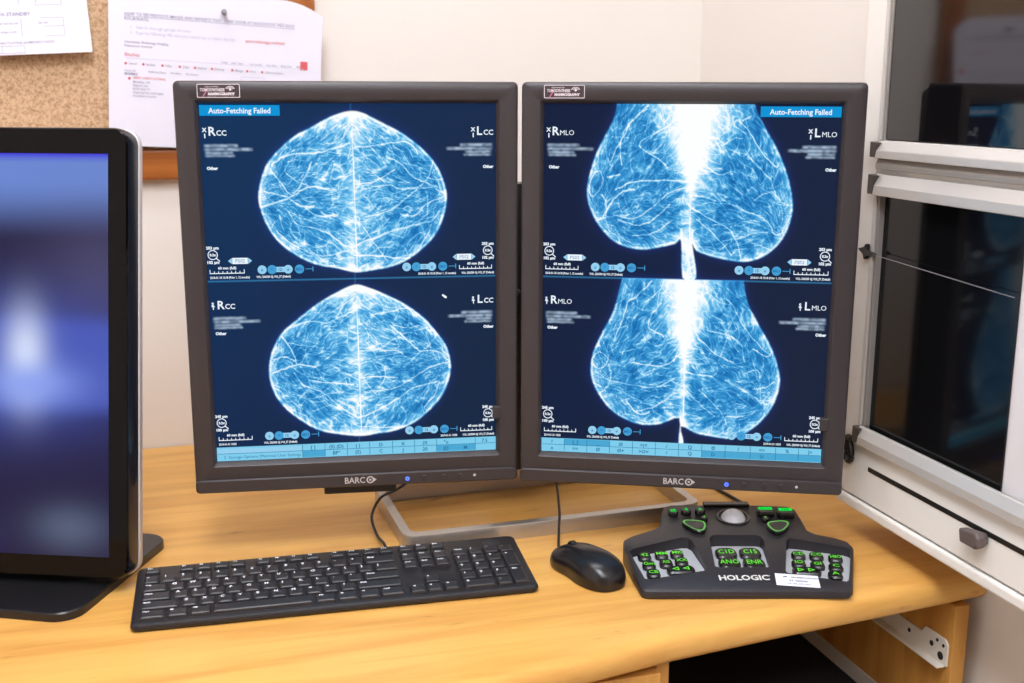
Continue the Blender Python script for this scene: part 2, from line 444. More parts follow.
# ------------------------------------------------------------------ mammography displays
# outlines and vessels of the four images, in millimetres from the upper left corner of the lit area
BREAST_LT = ([(168,9),(184,11),(204,21),(229,34),(250,50),(267,69),(277,91),(280,109),(277,128),(268,150),(252,168),(233,182),(214,190),(192,194),(171,196),(149,191),(125,186),(104,176),(86,162),(73,145),(65,125),(62,106),(66,85),(74,67),(87,52),(105,37),(126,26),(147,15)],
  [(2.6,[(79,69),(98,58),(122,57),(144,53),(168,45)]),(2.0,[(174,50),(198,48),(228,44),(239,47),(247,58)]),(1.4,[(171,92),(194,90),(219,76)]),(1.7,[(191,96),(212,94),(228,99),(246,96)]),(2.0,[(184,130),(209,125),(231,110),(246,98),(259,84),(264,67)]),(2.6,[(170,165),(193,156),(221,146),(246,140),(262,136),(271,125)]),(2.0,[(170,176),(196,177),(220,180),(236,181)]),(2.6,[(65,118),(91,110),(106,102),(121,95),(142,98)]),(1.7,[(77,75),(87,88),(100,104),(116,83),(124,66)]),(1.7,[(96,124),(106,139),(129,144),(150,157),(168,173)]),(2.6,[(115,119),(130,129),(151,129)]),(1.4,[(81,146),(98,162),(128,175),(153,173)]),(2.0,[(210,61),(225,68),(240,84),(253,90),(268,97)]),(1.2,[(92,75),(104,87),(124,95),(151,100)]),(2.3,[(70,100),(91,105),(109,116),(124,118)]),(1.4,[(159,41),(171,24),(180,35)]),(1.7,[(246,98),(262,97),(277,104)]),(1.4,[(224,127),(240,130),(258,115),(276,108)]),(1.2,[(181,142),(193,161),(208,183)]),(1.2,[(246,168),(258,150),(262,137)]),(1.4,[(107,159),(128,166),(141,160)]),(1.7,[(141,148),(156,162),(168,167)]),(3.5,[(226,129),(234,129)]),(2.9,[(137,129),(149,128)]),(2.9,[(278,101),(278,109)]),(2.3,[(63,108),(63,118)])])
BREAST_LB = ([(169,211),(186,215),(207,224),(229,236),(251,253),(266,271),(278,289),(283,312),(280,332),(271,352),(256,369),(237,384),(214,393),(192,396),(171,398),(147,395),(122,389),(101,376),(84,361),(72,344),(66,324),(66,305),(71,286),(82,267),(98,253),(120,236),(145,221)],
  [(2.3,[(92,261),(114,254),(135,256),(154,248),(168,242)]),(1.7,[(188,248),(213,244),(229,241),(241,251)]),(1.4,[(172,292),(194,290),(216,278)]),(1.4,[(197,293),(216,292),(225,297)]),(1.7,[(225,314),(246,295),(257,287),(266,274)]),(1.7,[(244,295),(266,295),(282,309)]),(2.0,[(210,261),(225,274),(238,288),(246,295)]),(2.3,[(170,374),(189,368),(215,354),(237,340),(266,333)]),(2.0,[(82,270),(94,290),(98,306)]),(2.3,[(69,315),(87,310),(100,306),(121,310)]),(1.7,[(95,316),(105,332),(130,343),(148,360),(167,374)]),(1.7,[(112,326),(136,330),(164,333)]),(1.4,[(170,386),(205,389),(230,387)]),(1.4,[(183,342),(212,340),(237,327),(257,315),(281,309)]),(4.1,[(225,331),(234,330)]),(1.4,[(108,349),(126,346),(152,340)]),(1.4,[(213,261),(232,265),(244,262)]),(1.7,[(174,325),(196,324),(218,326)]),(1.4,[(250,364),(263,348),(269,332)]),(1.7,[(72,299),(85,296),(97,303)]),(1.4,[(94,280),(119,284),(125,275)])])
BREAST_RT = ([(92,-26),(86,-8),(82,14),(73,33),(62,55),(55,77),(51,99),(54,118),(63,137),(76,153),(92,164),(115,169),(137,166),(156,161),(163,158),(166,201),(182,201),(176,162),(181,169),(197,175),(216,179),(235,181),(253,177),(268,167),(280,152),(287,133),(289,114),(285,92),(278,71),(266,46),(253,25),(243,7),(239,-8),(234,-26)],
  [(1.5,[(120,2),(102,19),(95,33),(84,52),(78,67)]),(1.5,[(118,5),(99,23),(90,42),(91,70)]),(1.8,[(146,23),(124,36),(111,48),(133,62),(144,73)]),(1.5,[(62,78),(56,86),(54,99),(57,107),(64,102),(70,89),(67,78),(62,78)]),(2.7,[(71,131),(79,115),(91,102),(107,98)]),(2.4,[(65,134),(73,131),(74,115),(69,105)]),(2.1,[(169,88),(148,87),(107,89),(85,99)]),(1.5,[(170,94),(148,101),(130,117),(108,132),(82,128)]),(2.7,[(171,104),(185,105),(201,110)]),(2.1,[(170,116),(192,129),(215,141),(226,155),(233,179)]),(1.8,[(226,155),(246,147),(261,146)]),(2.7,[(220,114),(236,122),(254,128),(264,137),(270,148),(280,146)]),(1.8,[(224,19),(235,30),(248,50),(267,70),(271,66)]),(1.8,[(236,59),(249,71),(262,84)]),(1.5,[(205,47),(217,39),(229,38)]),(1.5,[(148,114),(133,130),(114,140),(89,134)]),(1.8,[(228,18),(237,13)]),(2.7,[(75,85),(89,81)]),(1.5,[(105,153),(130,149),(152,133)]),(1.5,[(180,132),(202,151),(222,173)]),(3.3,[(162,145),(165,161),(172,164),(176,145)]),(1.5,[(169,171),(176,200)]),(1.8,[(190,72),(206,80),(218,75)]),(2.1,[(277,148),(285,130)]),(1.5,[(244,109),(262,99),(275,108)])])
BREAST_RB = ([(102,178),(96,200),(89,230),(84,247),(72,271),(62,295),(59,318),(63,335),(71,350),(83,365),(100,377),(123,384),(146,382),(168,374),(168,405),(174,404),(170,384),(188,392),(211,396),(230,397),(249,389),(268,371),(280,350),(285,327),(283,310),(274,284),(257,255),(243,229),(237,204),(231,178)],
  [(1.8,[(130,206),(113,225),(102,233),(97,253),(88,277)]),(1.5,[(70,294),(62,301),(61,310),(69,315),(77,311),(80,302),(70,294)]),(2.4,[(71,347),(81,336),(84,321),(81,311)]),(1.8,[(142,232),(130,249),(128,262),(146,273)]),(1.8,[(218,225),(228,236),(238,256),(254,276),(271,291)]),(2.7,[(170,316),(192,319),(205,320)]),(3.0,[(221,324),(241,335),(257,345),(272,352),(285,334)]),(1.5,[(190,337),(216,363),(225,380)]),(1.5,[(66,318),(79,328),(106,334),(138,336),(160,325)]),(1.5,[(169,291),(150,308),(131,309),(108,306)]),(1.5,[(188,274),(208,293),(230,302)]),(1.8,[(197,264),(226,271),(239,282)]),(1.5,[(243,315),(259,311),(261,324)]),(2.1,[(254,335),(269,331),(278,324)]),(1.5,[(113,368),(139,360),(161,342)]),(1.5,[(174,338),(194,357),(210,370)]),(1.5,[(252,285),(268,294),(274,287)]),(2.1,[(95,294),(111,290)]),(1.5,[(223,370),(242,369),(258,362)]),(1.5,[(103,354),(119,371),(132,368)])])
SW, SH = .3379, .4224
def vnoise(x, y, seed):
    rs = np.random.RandomState(seed); T = rs.rand(256, 256)
    xi, yi = np.floor(x).astype(int), np.floor(y).astype(int)
    fx, fy = x - xi, y - yi
    fx = fx * fx * (3 - 2 * fx); fy = fy * fy * (3 - 2 * fy)
    g = lambda a, b: T[a % 256, b % 256]
    return (g(xi, yi) * (1 - fx) + g(xi + 1, yi) * fx) * (1 - fy) + (g(xi, yi + 1) * (1 - fx) + g(xi + 1, yi + 1) * fx) * fy
def seg_dist(X, Y, a, b):
    ax, ay = a; dx, dy = b[0] - ax, b[1] - ay
    t = np.clip(((X - ax) * dx + (Y - ay) * dy) / (dx * dx + dy * dy + 1e-9), 0, 1)
    return np.hypot(X - ax - t * dx, Y - ay - t * dy)
def stroke(I, X, Y, x0, y0, step, pts, w, amp):
    for a, b in zip(pts[:-1], pts[1:]):
        m = 2.5 * w + 1
        i0 = max(int((min(a[0], b[0]) - m) / step), 0); i1 = min(int((max(a[0], b[0]) + m) / step) + 2, I.shape[1])
        j0 = max(int((min(a[1], b[1]) - m) / step), 0); j1 = min(int((max(a[1], b[1]) + m) / step) + 2, I.shape[0])
        if i1 <= i0 or j1 <= j0: continue
        sl = (slice(j0, j1), slice(i0, i1))
        v = amp * np.exp(-(seg_dist(X[sl], Y[sl], a, b) / (w * .55)) ** 2)
        I[sl] = np.maximum(I[sl], v)
def smoothstep(a, b, x):
    t = np.clip((x - a) / (b - a), 0, 1); return t * t * (3 - 2 * t)
CMAP = [(0, (10, 84, 150)), (.25, (24, 120, 188)), (.45, (58, 156, 216)), (.65, (128, 204, 244)), (.82, (204, 236, 252)), (1.0, (252, 254, 255))]
def cmap(t):
    xs = [c[0] for c in CMAP]
    return np.stack([np.interp(t, xs, [lin(c[1])[k] for c in CMAP]) for k in range(3)], -1)
LABEL_SMUDGES = [(4, 46, 42, 49.2), (4, 50.2, 58, 53.4), (5, 54.2, 36, 57.2), (5, 57.8, 38, 60.2)]
def screen_pixels(images, kind, nx, ny, step, seed):
    x = np.arange(nx) * step; y = np.arange(ny) * step
    X, Y = np.meshgrid(x, y)
    u = X / (SW * 1000); v = Y / (SH * 1000)
    a, b, c = (np.array(lin(q)[:3]) for q in (((2, 48, 90), (12, 40, 78), (15, 36, 66)) if kind == 'cc' else ((8, 26, 58), (10, 29, 62), (20, 32, 58))))
    w = np.clip(u * .7 + v * .5, 0, 1)[..., None]
    rgb = np.where(w < .5, a + (b - a) * w * 2, b + (c - b) * (w - .5) * 2)
    for q, (outline, vessels) in enumerate(images):
        rnd = random.Random(seed * 10 + q); rs = seed * 100 + q * 20
        P = smooth_path(outline, 4, True) if kind == 'cc' else [tuple(map(float, p)) for p in outline]
        if kind == 'mlo': P = smooth_path(outline, 3, True)
        inside = np.zeros(X.shape, bool); D = np.full(X.shape, 1e9)
        for p0, p1 in zip(P, P[1:] + P[:1]):
            cnd = (p0[1] > Y) != (p1[1] > Y)
            if p0[1] != p1[1]:
                inside ^= cnd & (X < (p1[0] - p0[0]) * (Y - p0[1]) / (p1[1] - p0[1]) + p0[0])
            D = np.minimum(D, seg_dist(X, Y, p0, p1))
        D = np.where(inside, D, -D)
        xs = [p[0] for p in P]; ys = [p[1] for p in P]
        cx = 171.0; top, bot = max(min(ys), 0 if q == 0 else 204), max(ys)
        if q == 1: D = np.minimum(D, Y - 203.6)
        # fibres run out from each nipple towards the middle
        if kind == 'cc': nip = ((min(xs) + 3, (top + bot) / 2 + 4), (max(xs) - 2, (top + bot) / 2 + 2))
        else: nip = ((min(xs) + 14, top + (bot - top) * .66), (max(xs) - 8, top + (bot - top) * .72))
        wx = X + 7 * (vnoise(X / 19, Y / 19, rs + 1) - .5) + 3 * (vnoise(X / 7, Y / 7, rs + 2) - .5)
        wy = Y + 9 * (vnoise(X / 17, Y / 17, rs + 3) - .5) + 4 * (vnoise(X / 6, Y / 6, rs + 4) - .5)
        left = X < cx
        nxp = np.where(left, nip[0][0], nip[1][0]); nyp = np.where(left, nip[0][1], nip[1][1])
        r = np.hypot(wx - nxp, wy - nyp) + 1; ang = np.arctan2(wy - nyp, np.abs(wx - nxp) + 6)
        tgt = ang * (26 if kind == 'cc' else 22)
        n1 = vnoise(tgt * 1.0 + 50, r / 15 + 50 + 90 * left, rs + 5)
        n2 = vnoise(tgt * 2.1 + 20, r / 8 + 20 + 90 * left, rs + 6)
        n3 = vnoise(wx / 4.5, wy / 3.6, rs + 7)
        n4 = vnoise(wx / 11, wy / 9, rs + 8)
        ridge = lambda n, p: (1 - np.abs(2 * n - 1)) ** p
        I = .10 + .24 * n4 + .24 * ridge(n1, 5) + .22 * ridge(n2, 5) + .22 * ridge(n3, 6) * n4 + .12 * (n3 - .5)
        if kind == 'cc':
            I += .13 * np.exp(-((X - cx) / 8) ** 2) + .22 * np.exp(-((X - cx) / 40) ** 2)
            I += .16 * np.exp(-((X - cx) / 26) ** 2) * smoothstep(top + 45, top + 8, Y)
        else:
            h = (Y - top) / (bot - top)
            half = np.clip((53 - 88 * h) if q == 0 else (43 - 72 * h), 3, 80)
            px = cx + (4 if q == 0 else 0)
            soft = half * 1.5 + 8
            I += .95 * smoothstep(half * (.70 if q == 0 else .55) + soft * .50, half * (.70 if q == 0 else .55) - soft * .60, np.abs(X - px) + 12 * (n4 - .5) + 6 * (n3 - .5)) * smoothstep(.60, .28, h)
            I += .32 * np.exp(-((X - cx) / 6) ** 2) * smoothstep(.2, .5, h) + .12 * np.exp(-((X - cx) / 24) ** 2)
        S = np.zeros(X.shape)
        for wv, pts in vessels:
            sp = smooth_path(pts, 5)
            sp = [(px_ + rnd.uniform(-.7, .7), py_ + rnd.uniform(-.7, .7)) for px_, py_ in sp]
            stroke(S, X, Y, 0, 0, step, sp, wv * .72, rnd.uniform(.42, .70))
        for k in range(330 if kind == 'cc' else 300):          # fine strands
            for _ in range(20):
                px_, py_ = rnd.uniform(min(xs), max(xs)), rnd.uniform(top, bot)
                if D[min(int(py_ / step), ny - 1) if py_ > 0 else 0, min(int(px_ / step), nx - 1)] > 3: break
            nn = nip[0] if px_ < cx else nip[1]
            dx, dy = nn[0] - px_, nn[1] - py_; l = math.hypot(dx, dy) + 1e-6
            t0 = math.atan2(dy, dx) + rnd.gauss(0, .5); L_ = rnd.uniform(7, 26); bend = rnd.gauss(0, .35)
            pts = [(px_ + L_ * s_ * math.cos(t0 + bend * s_), py_ + L_ * s_ * math.sin(t0 + bend * s_)) for s_ in (0, .25, .5, .75, 1)]
            stroke(S, X, Y, 0, 0, step, pts, rnd.uniform(.7, 1.15), rnd.uniform(.15, .42))
        I = I + S * .80
        for k in range(40):
            px_, py_ = rnd.uniform(min(xs) + 8, max(xs) - 8), rnd.uniform(top + 20, bot - 12)
            I += rnd.uniform(.1, .4) * np.exp(-(((X - px_) / rnd.uniform(1.5, 5)) ** 2 + ((Y - py_) / rnd.uniform(1, 2.6)) ** 2))
        rim = np.exp(-((D - 1.6) / 1.5) ** 2) * .46 + np.exp(-((D - 5.5) / 3.5) ** 2) * .22
        if kind == 'mlo': rim = rim * smoothstep(top + 6, top + 55, Y) * .8
        I = I + rim * (.75 + .5 * n4)
        mid = smoothstep(.35, -.35, np.abs(X - cx - .01 * (Y - top)) - .5) * .5
        I += mid * smoothstep(top, top + 70, Y)
        al = smoothstep(-1.0, 1.0, D)[..., None]
        rgb = rgb * (1 - al) + cmap(np.clip(I, 0, 1)) * al
        halo = np.exp(-(np.clip(-D, 0, 99) / 3.5)) * (D < 0) * .10
        rgb += halo[..., None] * np.array(lin((70, 90, 240))[:3])
        # anonymised caption smudges
        oy = 0 if q == 0 else 200
        for (x0, y0, x1, y1) in LABEL_SMUDGES:
            for xa, xb in ((x0, x1), (SW * 1000 - x1, SW * 1000 - x0)):
                f = smoothstep(-1.5, 2.5, X - xa) * smoothstep(-1.5, 2.5, xb - X) * smoothstep(-1.3, 1.3, Y - y0 - oy) * smoothstep(-1.3, 1.3, y1 + oy - Y)
                f = f * (.25 + .65 * vnoise(X / 4, Y / 3, rs + 11))
                rgb = rgb * (1 - f[..., None]) + np.array(lin((176, 200, 224))[:3]) * f[..., None]
    for xl in (cx - 2,):                                        # hair lines between the four images
        rgb += (np.exp(-((X - cx + 1) / .7) ** 2) * (rgb.sum(-1) < .6))[..., None] * np.array(lin((40, 110, 160))[:3]) * .5
    rgb += np.exp(-((Y - 203.6) / .8) ** 2)[..., None] * np.array(lin((60, 150, 205))[:3]) * .55
    tb = (Y > 405.5)                                            # tool bar
    rgb[tb] = np.array(lin((126, 204, 236))[:3])
    return np.clip(rgb, 0, 1)

def pixel_sheet(name, w, h, nx, ny, rgb, m, parent, xf):
    """a flat sheet of nx x ny colour samples (a lit display); xf maps (x right, y down) metres to local space"""
    me = bpy.data.meshes.new(name)
    gx, gy = np.meshgrid(np.linspace(0, w, nx), np.linspace(0, h, ny))
    co = np.array([xf(0, 0)]) + gx.ravel()[:, None] * (np.array(xf(1, 0)) - np.array(xf(0, 0))) + gy.ravel()[:, None] * (np.array(xf(0, 1)) - np.array(xf(0, 0)))
    me.vertices.add(nx * ny); me.vertices.foreach_set('co', co.astype(np.float32).ravel())
    i, j = np.meshgrid(np.arange(nx - 1), np.arange(ny - 1))
    a = (j * nx + i).ravel()
    quads = np.stack([a, a + nx, a + nx + 1, a + 1], 1)
    nq = len(quads)
    me.loops.add(nq * 4); me.loops.foreach_set('vertex_index', quads.astype(np.int32).ravel())
    me.polygons.add(nq); me.polygons.foreach_set('loop_start', (np.arange(nq) * 4).astype(np.int32))
    me.update(calc_edges=True)
    at = me.color_attributes.new('display', 'FLOAT_COLOR', 'POINT')
    at.data.foreach_set('color', np.concatenate([rgb.reshape(-1, 3), np.ones((nx * ny, 1))], 1).astype(np.float32).ravel())
    return link(name, me, m, parent)

def display_mat(name, strength, rough, spec):
    m = bpy.data.materials.new(name); m.use_nodes = True
    nt = m.node_tree; b = nt.nodes['Principled BSDF']
    at = nt.nodes.new('ShaderNodeVertexColor'); at.layer_name = 'display'
    b.inputs['Base Color'].default_value = (.004, .004, .005, 1)
    b.inputs['Roughness'].default_value = rough; b.inputs['Specular IOR Level'].default_value = spec
    nt.links.new(at.outputs['Color'], b.inputs['Emission Color'])
    b.inputs['Emission Strength'].default_value = strength
    return m
M_DISPLAY = display_mat('display_pixels', 1.0, .55, .04)
M_BEZEL = mat('bezel_plastic', (58, 52, 54), rough=.38, spec=.45, noise=.04, nscale=300)
M_CASE = mat('case_plastic', (48, 45, 47), rough=.5)
M_SILVER = mat('logo_silver', (206, 204, 206), rough=.4, metal=.3)
M_BADGE = mat('badge_dark', (62, 50, 54), rough=.45)
M_BADGEW = mat('badge_print', (226, 214, 220), rough=.5)
M_PINK = mat('badge_ribbon', (206, 110, 150), rough=.5)
M_KNOB = mat('button_grey', (52, 47, 49), rough=.35)
G_WHITE, G_PALE, G_MID, G_DIM = glow('pixel_white', (236, 246, 255)), glow('pixel_pale', (150, 208, 240)), glow('pixel_mid', (70, 160, 214)), glow('pixel_dim', (44, 116, 178))
G_BAN = glow('pixel_banner', (20, 148, 214)); G_CELL = glow('pixel_cell', (76, 168, 212)); G_CELLD = glow('pixel_tool_line', (40, 112, 160))
G_LED = glow('led_blue', (70, 100, 255), 3.0)

def sc_fn(x0, y0, y=-.0004):                # x0, y0 in mm on the lit area
    return lambda x, yy: (x0 / 1000 + x - SW / 2, y, SH - y0 / 1000 + yy)
def screen_ui(scr, kind, banner_x):
    GL = {'white': G_WHITE, 'pale': G_PALE, 'mid': G_MID, 'dim': G_DIM, 'tline': G_CELLD, 'cell': G_CELL, 'lite': G_PALE}
    R_, L_ = ('R', 'L'); tail = 'CC' if kind == 'cc' else 'MLO'
    for q in (0, 1):
        oy = 0 if q == 0 else 202.3
        ly = 36 if q == 0 else 236
        wR = 9.5
        print_text(scr, 'view_label', GL['white'], R_, sc_fn(9.2, ly), .0138, bold=.02)
        print_text(scr, 'screen_text', GL['white'], tail, sc_fn(18.2, ly), .0083, bold=.02 if kind == 'cc' else .0)
        tw = 12.5 if kind == 'cc' else 19.5
        print_text(scr, 'view_label', GL['white'], L_, sc_fn(336 - tw - 8.2, ly), .0138, bold=.02)
        print_text(scr, 'screen_text', GL['white'], tail, sc_fn(336 - tw, ly), .0083, bold=.02 if kind == 'cc' else .0)
        for xx in (3.2, 336 - tw - 14.4):
            if q == 0:
                print_text(scr, 'screen_text', GL['white'], 'X', sc_fn(xx, ly - 4.2), .0060, bold=.05); print_text(scr, 'screen_text', GL['white'], '1', sc_fn(xx + .8, ly + 2.6), .0066, bold=.05)
            else:
                print_text(scr, 'screen_text', GL['white'], 'S', sc_fn(xx, ly - 3.8), .0056, bold=.05); print_text(scr, 'screen_text', GL['white'], 'T', sc_fn(xx, ly + .6), .0056, bold=.05)
        oth = 74.5 if q == 0 else 267
        print_text(scr, 'screen_text', GL['white'], 'Other', sc_fn(6, oth), .0048, bold=.06); print_text(scr, 'screen_text', GL['white'], 'Other', sc_fn(335, oth), .0048, 'RIGHT', bold=.06)
        for mx_, al in ((7.4, 'L'), (328.4, 'R')):
            my = 172.3 + oy
            mg = put_ring(MB(), circ(0, 0, .0058), circ(0, 0, .0048), sc_fn(mx_, my))
            put_poly(mg, [(.0036, -.0044), (.0044, -.0036), (.0082, -.0072), (.0074, -.0080)], sc_fn(mx_, my)).build('magnifier_icon', G_WHITE, scr)
            print_text(scr, 'screen_text', GL['white'], '0.2x', sc_fn(mx_, my + 1.3), .0040, 'CENTER', bold=.05)
            print_text(scr, 'screen_text', GL['white'], '203 \u00b5m' if q == 0 else '245 \u00b5m', sc_fn(mx_, my - 6.6), .0046, 'CENTER', bold=.05)
            print_text(scr, 'screen_text', GL['white'], '102 \u00b5m' if q == 0 else '100 \u00b5m', sc_fn(mx_, my + 10.2), .0046, 'CENTER', bold=.05)
        if q == 0:
            for bx_ in (38, 299.8):
                print_poly(scr, 'screen_mark', GL['white'], [(-.0088, -.0036), (.0088, -.0036), (.0088, .0036), (-.0088, .0036)], sc_fn(bx_, 179.7))
                print_poly(scr, 'icon_disc', GL['pale'], [(-.0138, 0), (-.0092, -.0036), (-.0092, .0036)], sc_fn(bx_, 179.7))
                print_poly(scr, 'icon_disc', GL['pale'], [(.0138, 0), (.0092, .0036), (.0092, -.0036)], sc_fn(bx_, 179.7))
                print_text(scr, 'screen_glyph', GL['dim'], 'P502', sc_fn(bx_, 181.7), .0056, 'CENTER', bold=.02)
        for rx in (3, 293.8):
            ry = 193.8 + oy
            rl = put_poly(MB(), [(0, -.0007), (.0395, -.0007), (.0395, .0003), (0, .0003)], sc_fn(rx, ry))
            for k in range(9):
                h_ = .0042 if k in (0, 8) else .0024
                put_poly(rl, [(k * .00485, 0), (k * .00485 + .0008, 0), (k * .00485 + .0008, h_), (k * .00485, h_)], sc_fn(rx, ry))
            rl.build('scale_ruler', G_WHITE, scr)
            print_text(scr, 'screen_text', GL['white'], '60 mm (full)', sc_fn(rx + 20, ry - 4.6), .0042, 'CENTER', bold=.04)
        cy = 200.2 + oy
        print_text(scr, 'screen_text', GL['white'], '2018-01-18 10:18 (Prior 1, 12 months)' if q == 0 else '2019-01-31 10:55', sc_fn(3, cy), .0036, bold=.03, squeeze=.8)
        print_text(scr, 'screen_text', GL['white'], 'VOL: 250/500 GJ; VOI_ST (Default)', sc_fn(56, cy), .0036, bold=.03, squeeze=.75)
        print_text(scr, 'screen_text', GL['white'], '2018-01-18 10:18 (Prior 1, 12 months)' if q == 0 else '2019-01-31 10:55', sc_fn(290, cy), .0036, 'RIGHT', bold=.03, squeeze=.8)
        print_text(scr, 'screen_text', GL['white'], 'VOL: 250/500 GJ; VOI_ST (Default)', sc_fn(336, cy), .0036, 'RIGHT', bold=.03, squeeze=.75)
        for gx_ in (62.7, 231.2):
            gy = 190.6 + oy
            print_poly(scr, 'icon_disc', GL['pale'], circ(0, 0, .0052), sc_fn(gx_, gy, -.0005))
            print_poly(scr, 'icon_disc', GL['mid'], circ(0, 0, .0054), sc_fn(gx_ + 11.4, gy, -.0006))
            print_poly(scr, 'icon_disc', GL['pale'], [(.013, -.0031), (.028, -.0031), (.028, .0031), (.013, .0031)], sc_fn(gx_, gy, -.0005))
            print_poly(scr, 'icon_disc', GL['pale'], circ(0, 0, .0052), sc_fn(gx_ + 29.9, gy, -.0005))
            print_poly(scr, 'icon_disc', GL['mid'], circ(0, 0, .0054), sc_fn(gx_ + 43, gy, -.0005))
            for k, g_ in enumerate(('o', '^', '12', 'o', 'MIO')):
                print_text(scr, 'screen_glyph', GL['dim'], g_, sc_fn(gx_ + (0, 11.4, 20.5, 29.9, 43)[k], gy + 1.6, -.0008), .0046, 'CENTER', bold=.03)
            print_poly(scr, 'icon_disc', GL['mid'], [(.050, -.0004), (.058, -.0004), (.058, .0004), (.050, .0004)], sc_fn(gx_, gy))
            print_poly(scr, 'icon_disc', GL['mid'], [(.058, -.0030), (.0590, -.0030), (.0590, .0030), (.058, .0030)], sc_fn(gx_, gy))
    print_poly(scr, 'screen_mark', GL['white'], [(-.0028, .0015), (.0010, -.0020), (.0030, -.0020), (.0032, .0), (-.0016, .0032)], sc_fn(275.4, 227.4)) if kind == 'cc' else None
    rnd = random.Random(3)
    if kind == 'cc':
        cols = [101, 128, 155, 182, 210, 237, 264, 312, 337.5]
        print_poly(scr, 'tool_cell', GL['lite'], [(0, 0), (.0985, 0), (.0985, .0058), (0, .0058)], sc_fn(1.5, 413))
        print_text(scr, 'tool_icon', GL['tline'], '2  Storage Options (Mammo) User Settings', sc_fn(8, 419.6), .0052, squeeze=1.0)
        dark = [(101, 128, 1), (264, 312, 1)]
        icons = [(114, '[ ]', 0), (142, '(5) (D)', 0), (142, 'BP*', 1), (168, '( )', 0), (168, '(5)', 1), (196, 'D', 0), (196, 'C', 1), (223, 'X', 0), (223, 'J', 1), (250, '(X', 0), (250, '20', 1), (276, '\u00b0o', 0), (300, 'M', 1), (276, 'JD', 1), (324, '7.5', 0)]
    else:
        cols = [28, 56, 84, 112, 140, 168, 196, 224, 254, 284, 311, 337.5]
        dark = [(28, 84, 0), (196, 254, 1), (254, 337.5, 1)]
        icons = [(13, '?', 0), (13, 'o', 1), (42, '[_]', 0), (42, '==', 1), (70, '_', 0), (70, '\u00d8', 1), (98, '\u00d8', 0), (98, '\u00d8+', 1), (126, '>|<', 0), (126, '>O<', 1), (154, '/', 0), (154, '/', 1), (182, 'Q', 0), (182, 'Q', 1), (210, '\u00a9', 0), (210, 'D', 1), (240, '/', 0), (268, '==', 0), (268, 'U', 1), (298, '%', 0), (325, '|>', 0)]
    for c_ in cols[:-1]:
        print_poly(scr, 'tool_line', GL['tline'], [(0, 0), (.0006, 0), (.0006, .016), (0, .016)], sc_fn(c_, 421.6))
    print_poly(scr, 'tool_line', GL['tline'], [(0, 0), (.336, 0), (.336, .0006), (0, .0006)], sc_fn(1, 413.6))
    for x0, x1, row in dark:
        print_poly(scr, 'tool_cell', GL['cell'], [(0, 0), ((x1 - x0) / 1000, 0), ((x1 - x0) / 1000, .0078), (0, .0078)], sc_fn(x0, 413.4 if row == 0 else 421.6, -.0003))
    for xx, s_, row in icons:
        print_text(scr, 'tool_icon', GL['tline'], s_, sc_fn(xx, 411.8 if row == 0 else 419.8, -.0006), .0062, 'CENTER', bold=.02)
    ban, bt = MB(), MB()
    bx0_, bx1_ = banner_x
    put_poly(ban, [(0, 0), ((bx1_ - bx0_) / 1000, 0), ((bx1_ - bx0_) / 1000, .0118), (0, .0118)], sc_fn(bx0_, 14))
    put_text(bt, 'Auto-Fetching Failed', sc_fn((bx0_ + bx1_) / 2, 11.2, -.0007), .0086, 'CENTER', bold=.022, squeeze=.96)
    ban.build('banner', G_BAN, scr); bt.build('banner_text', G_WHITE, scr)

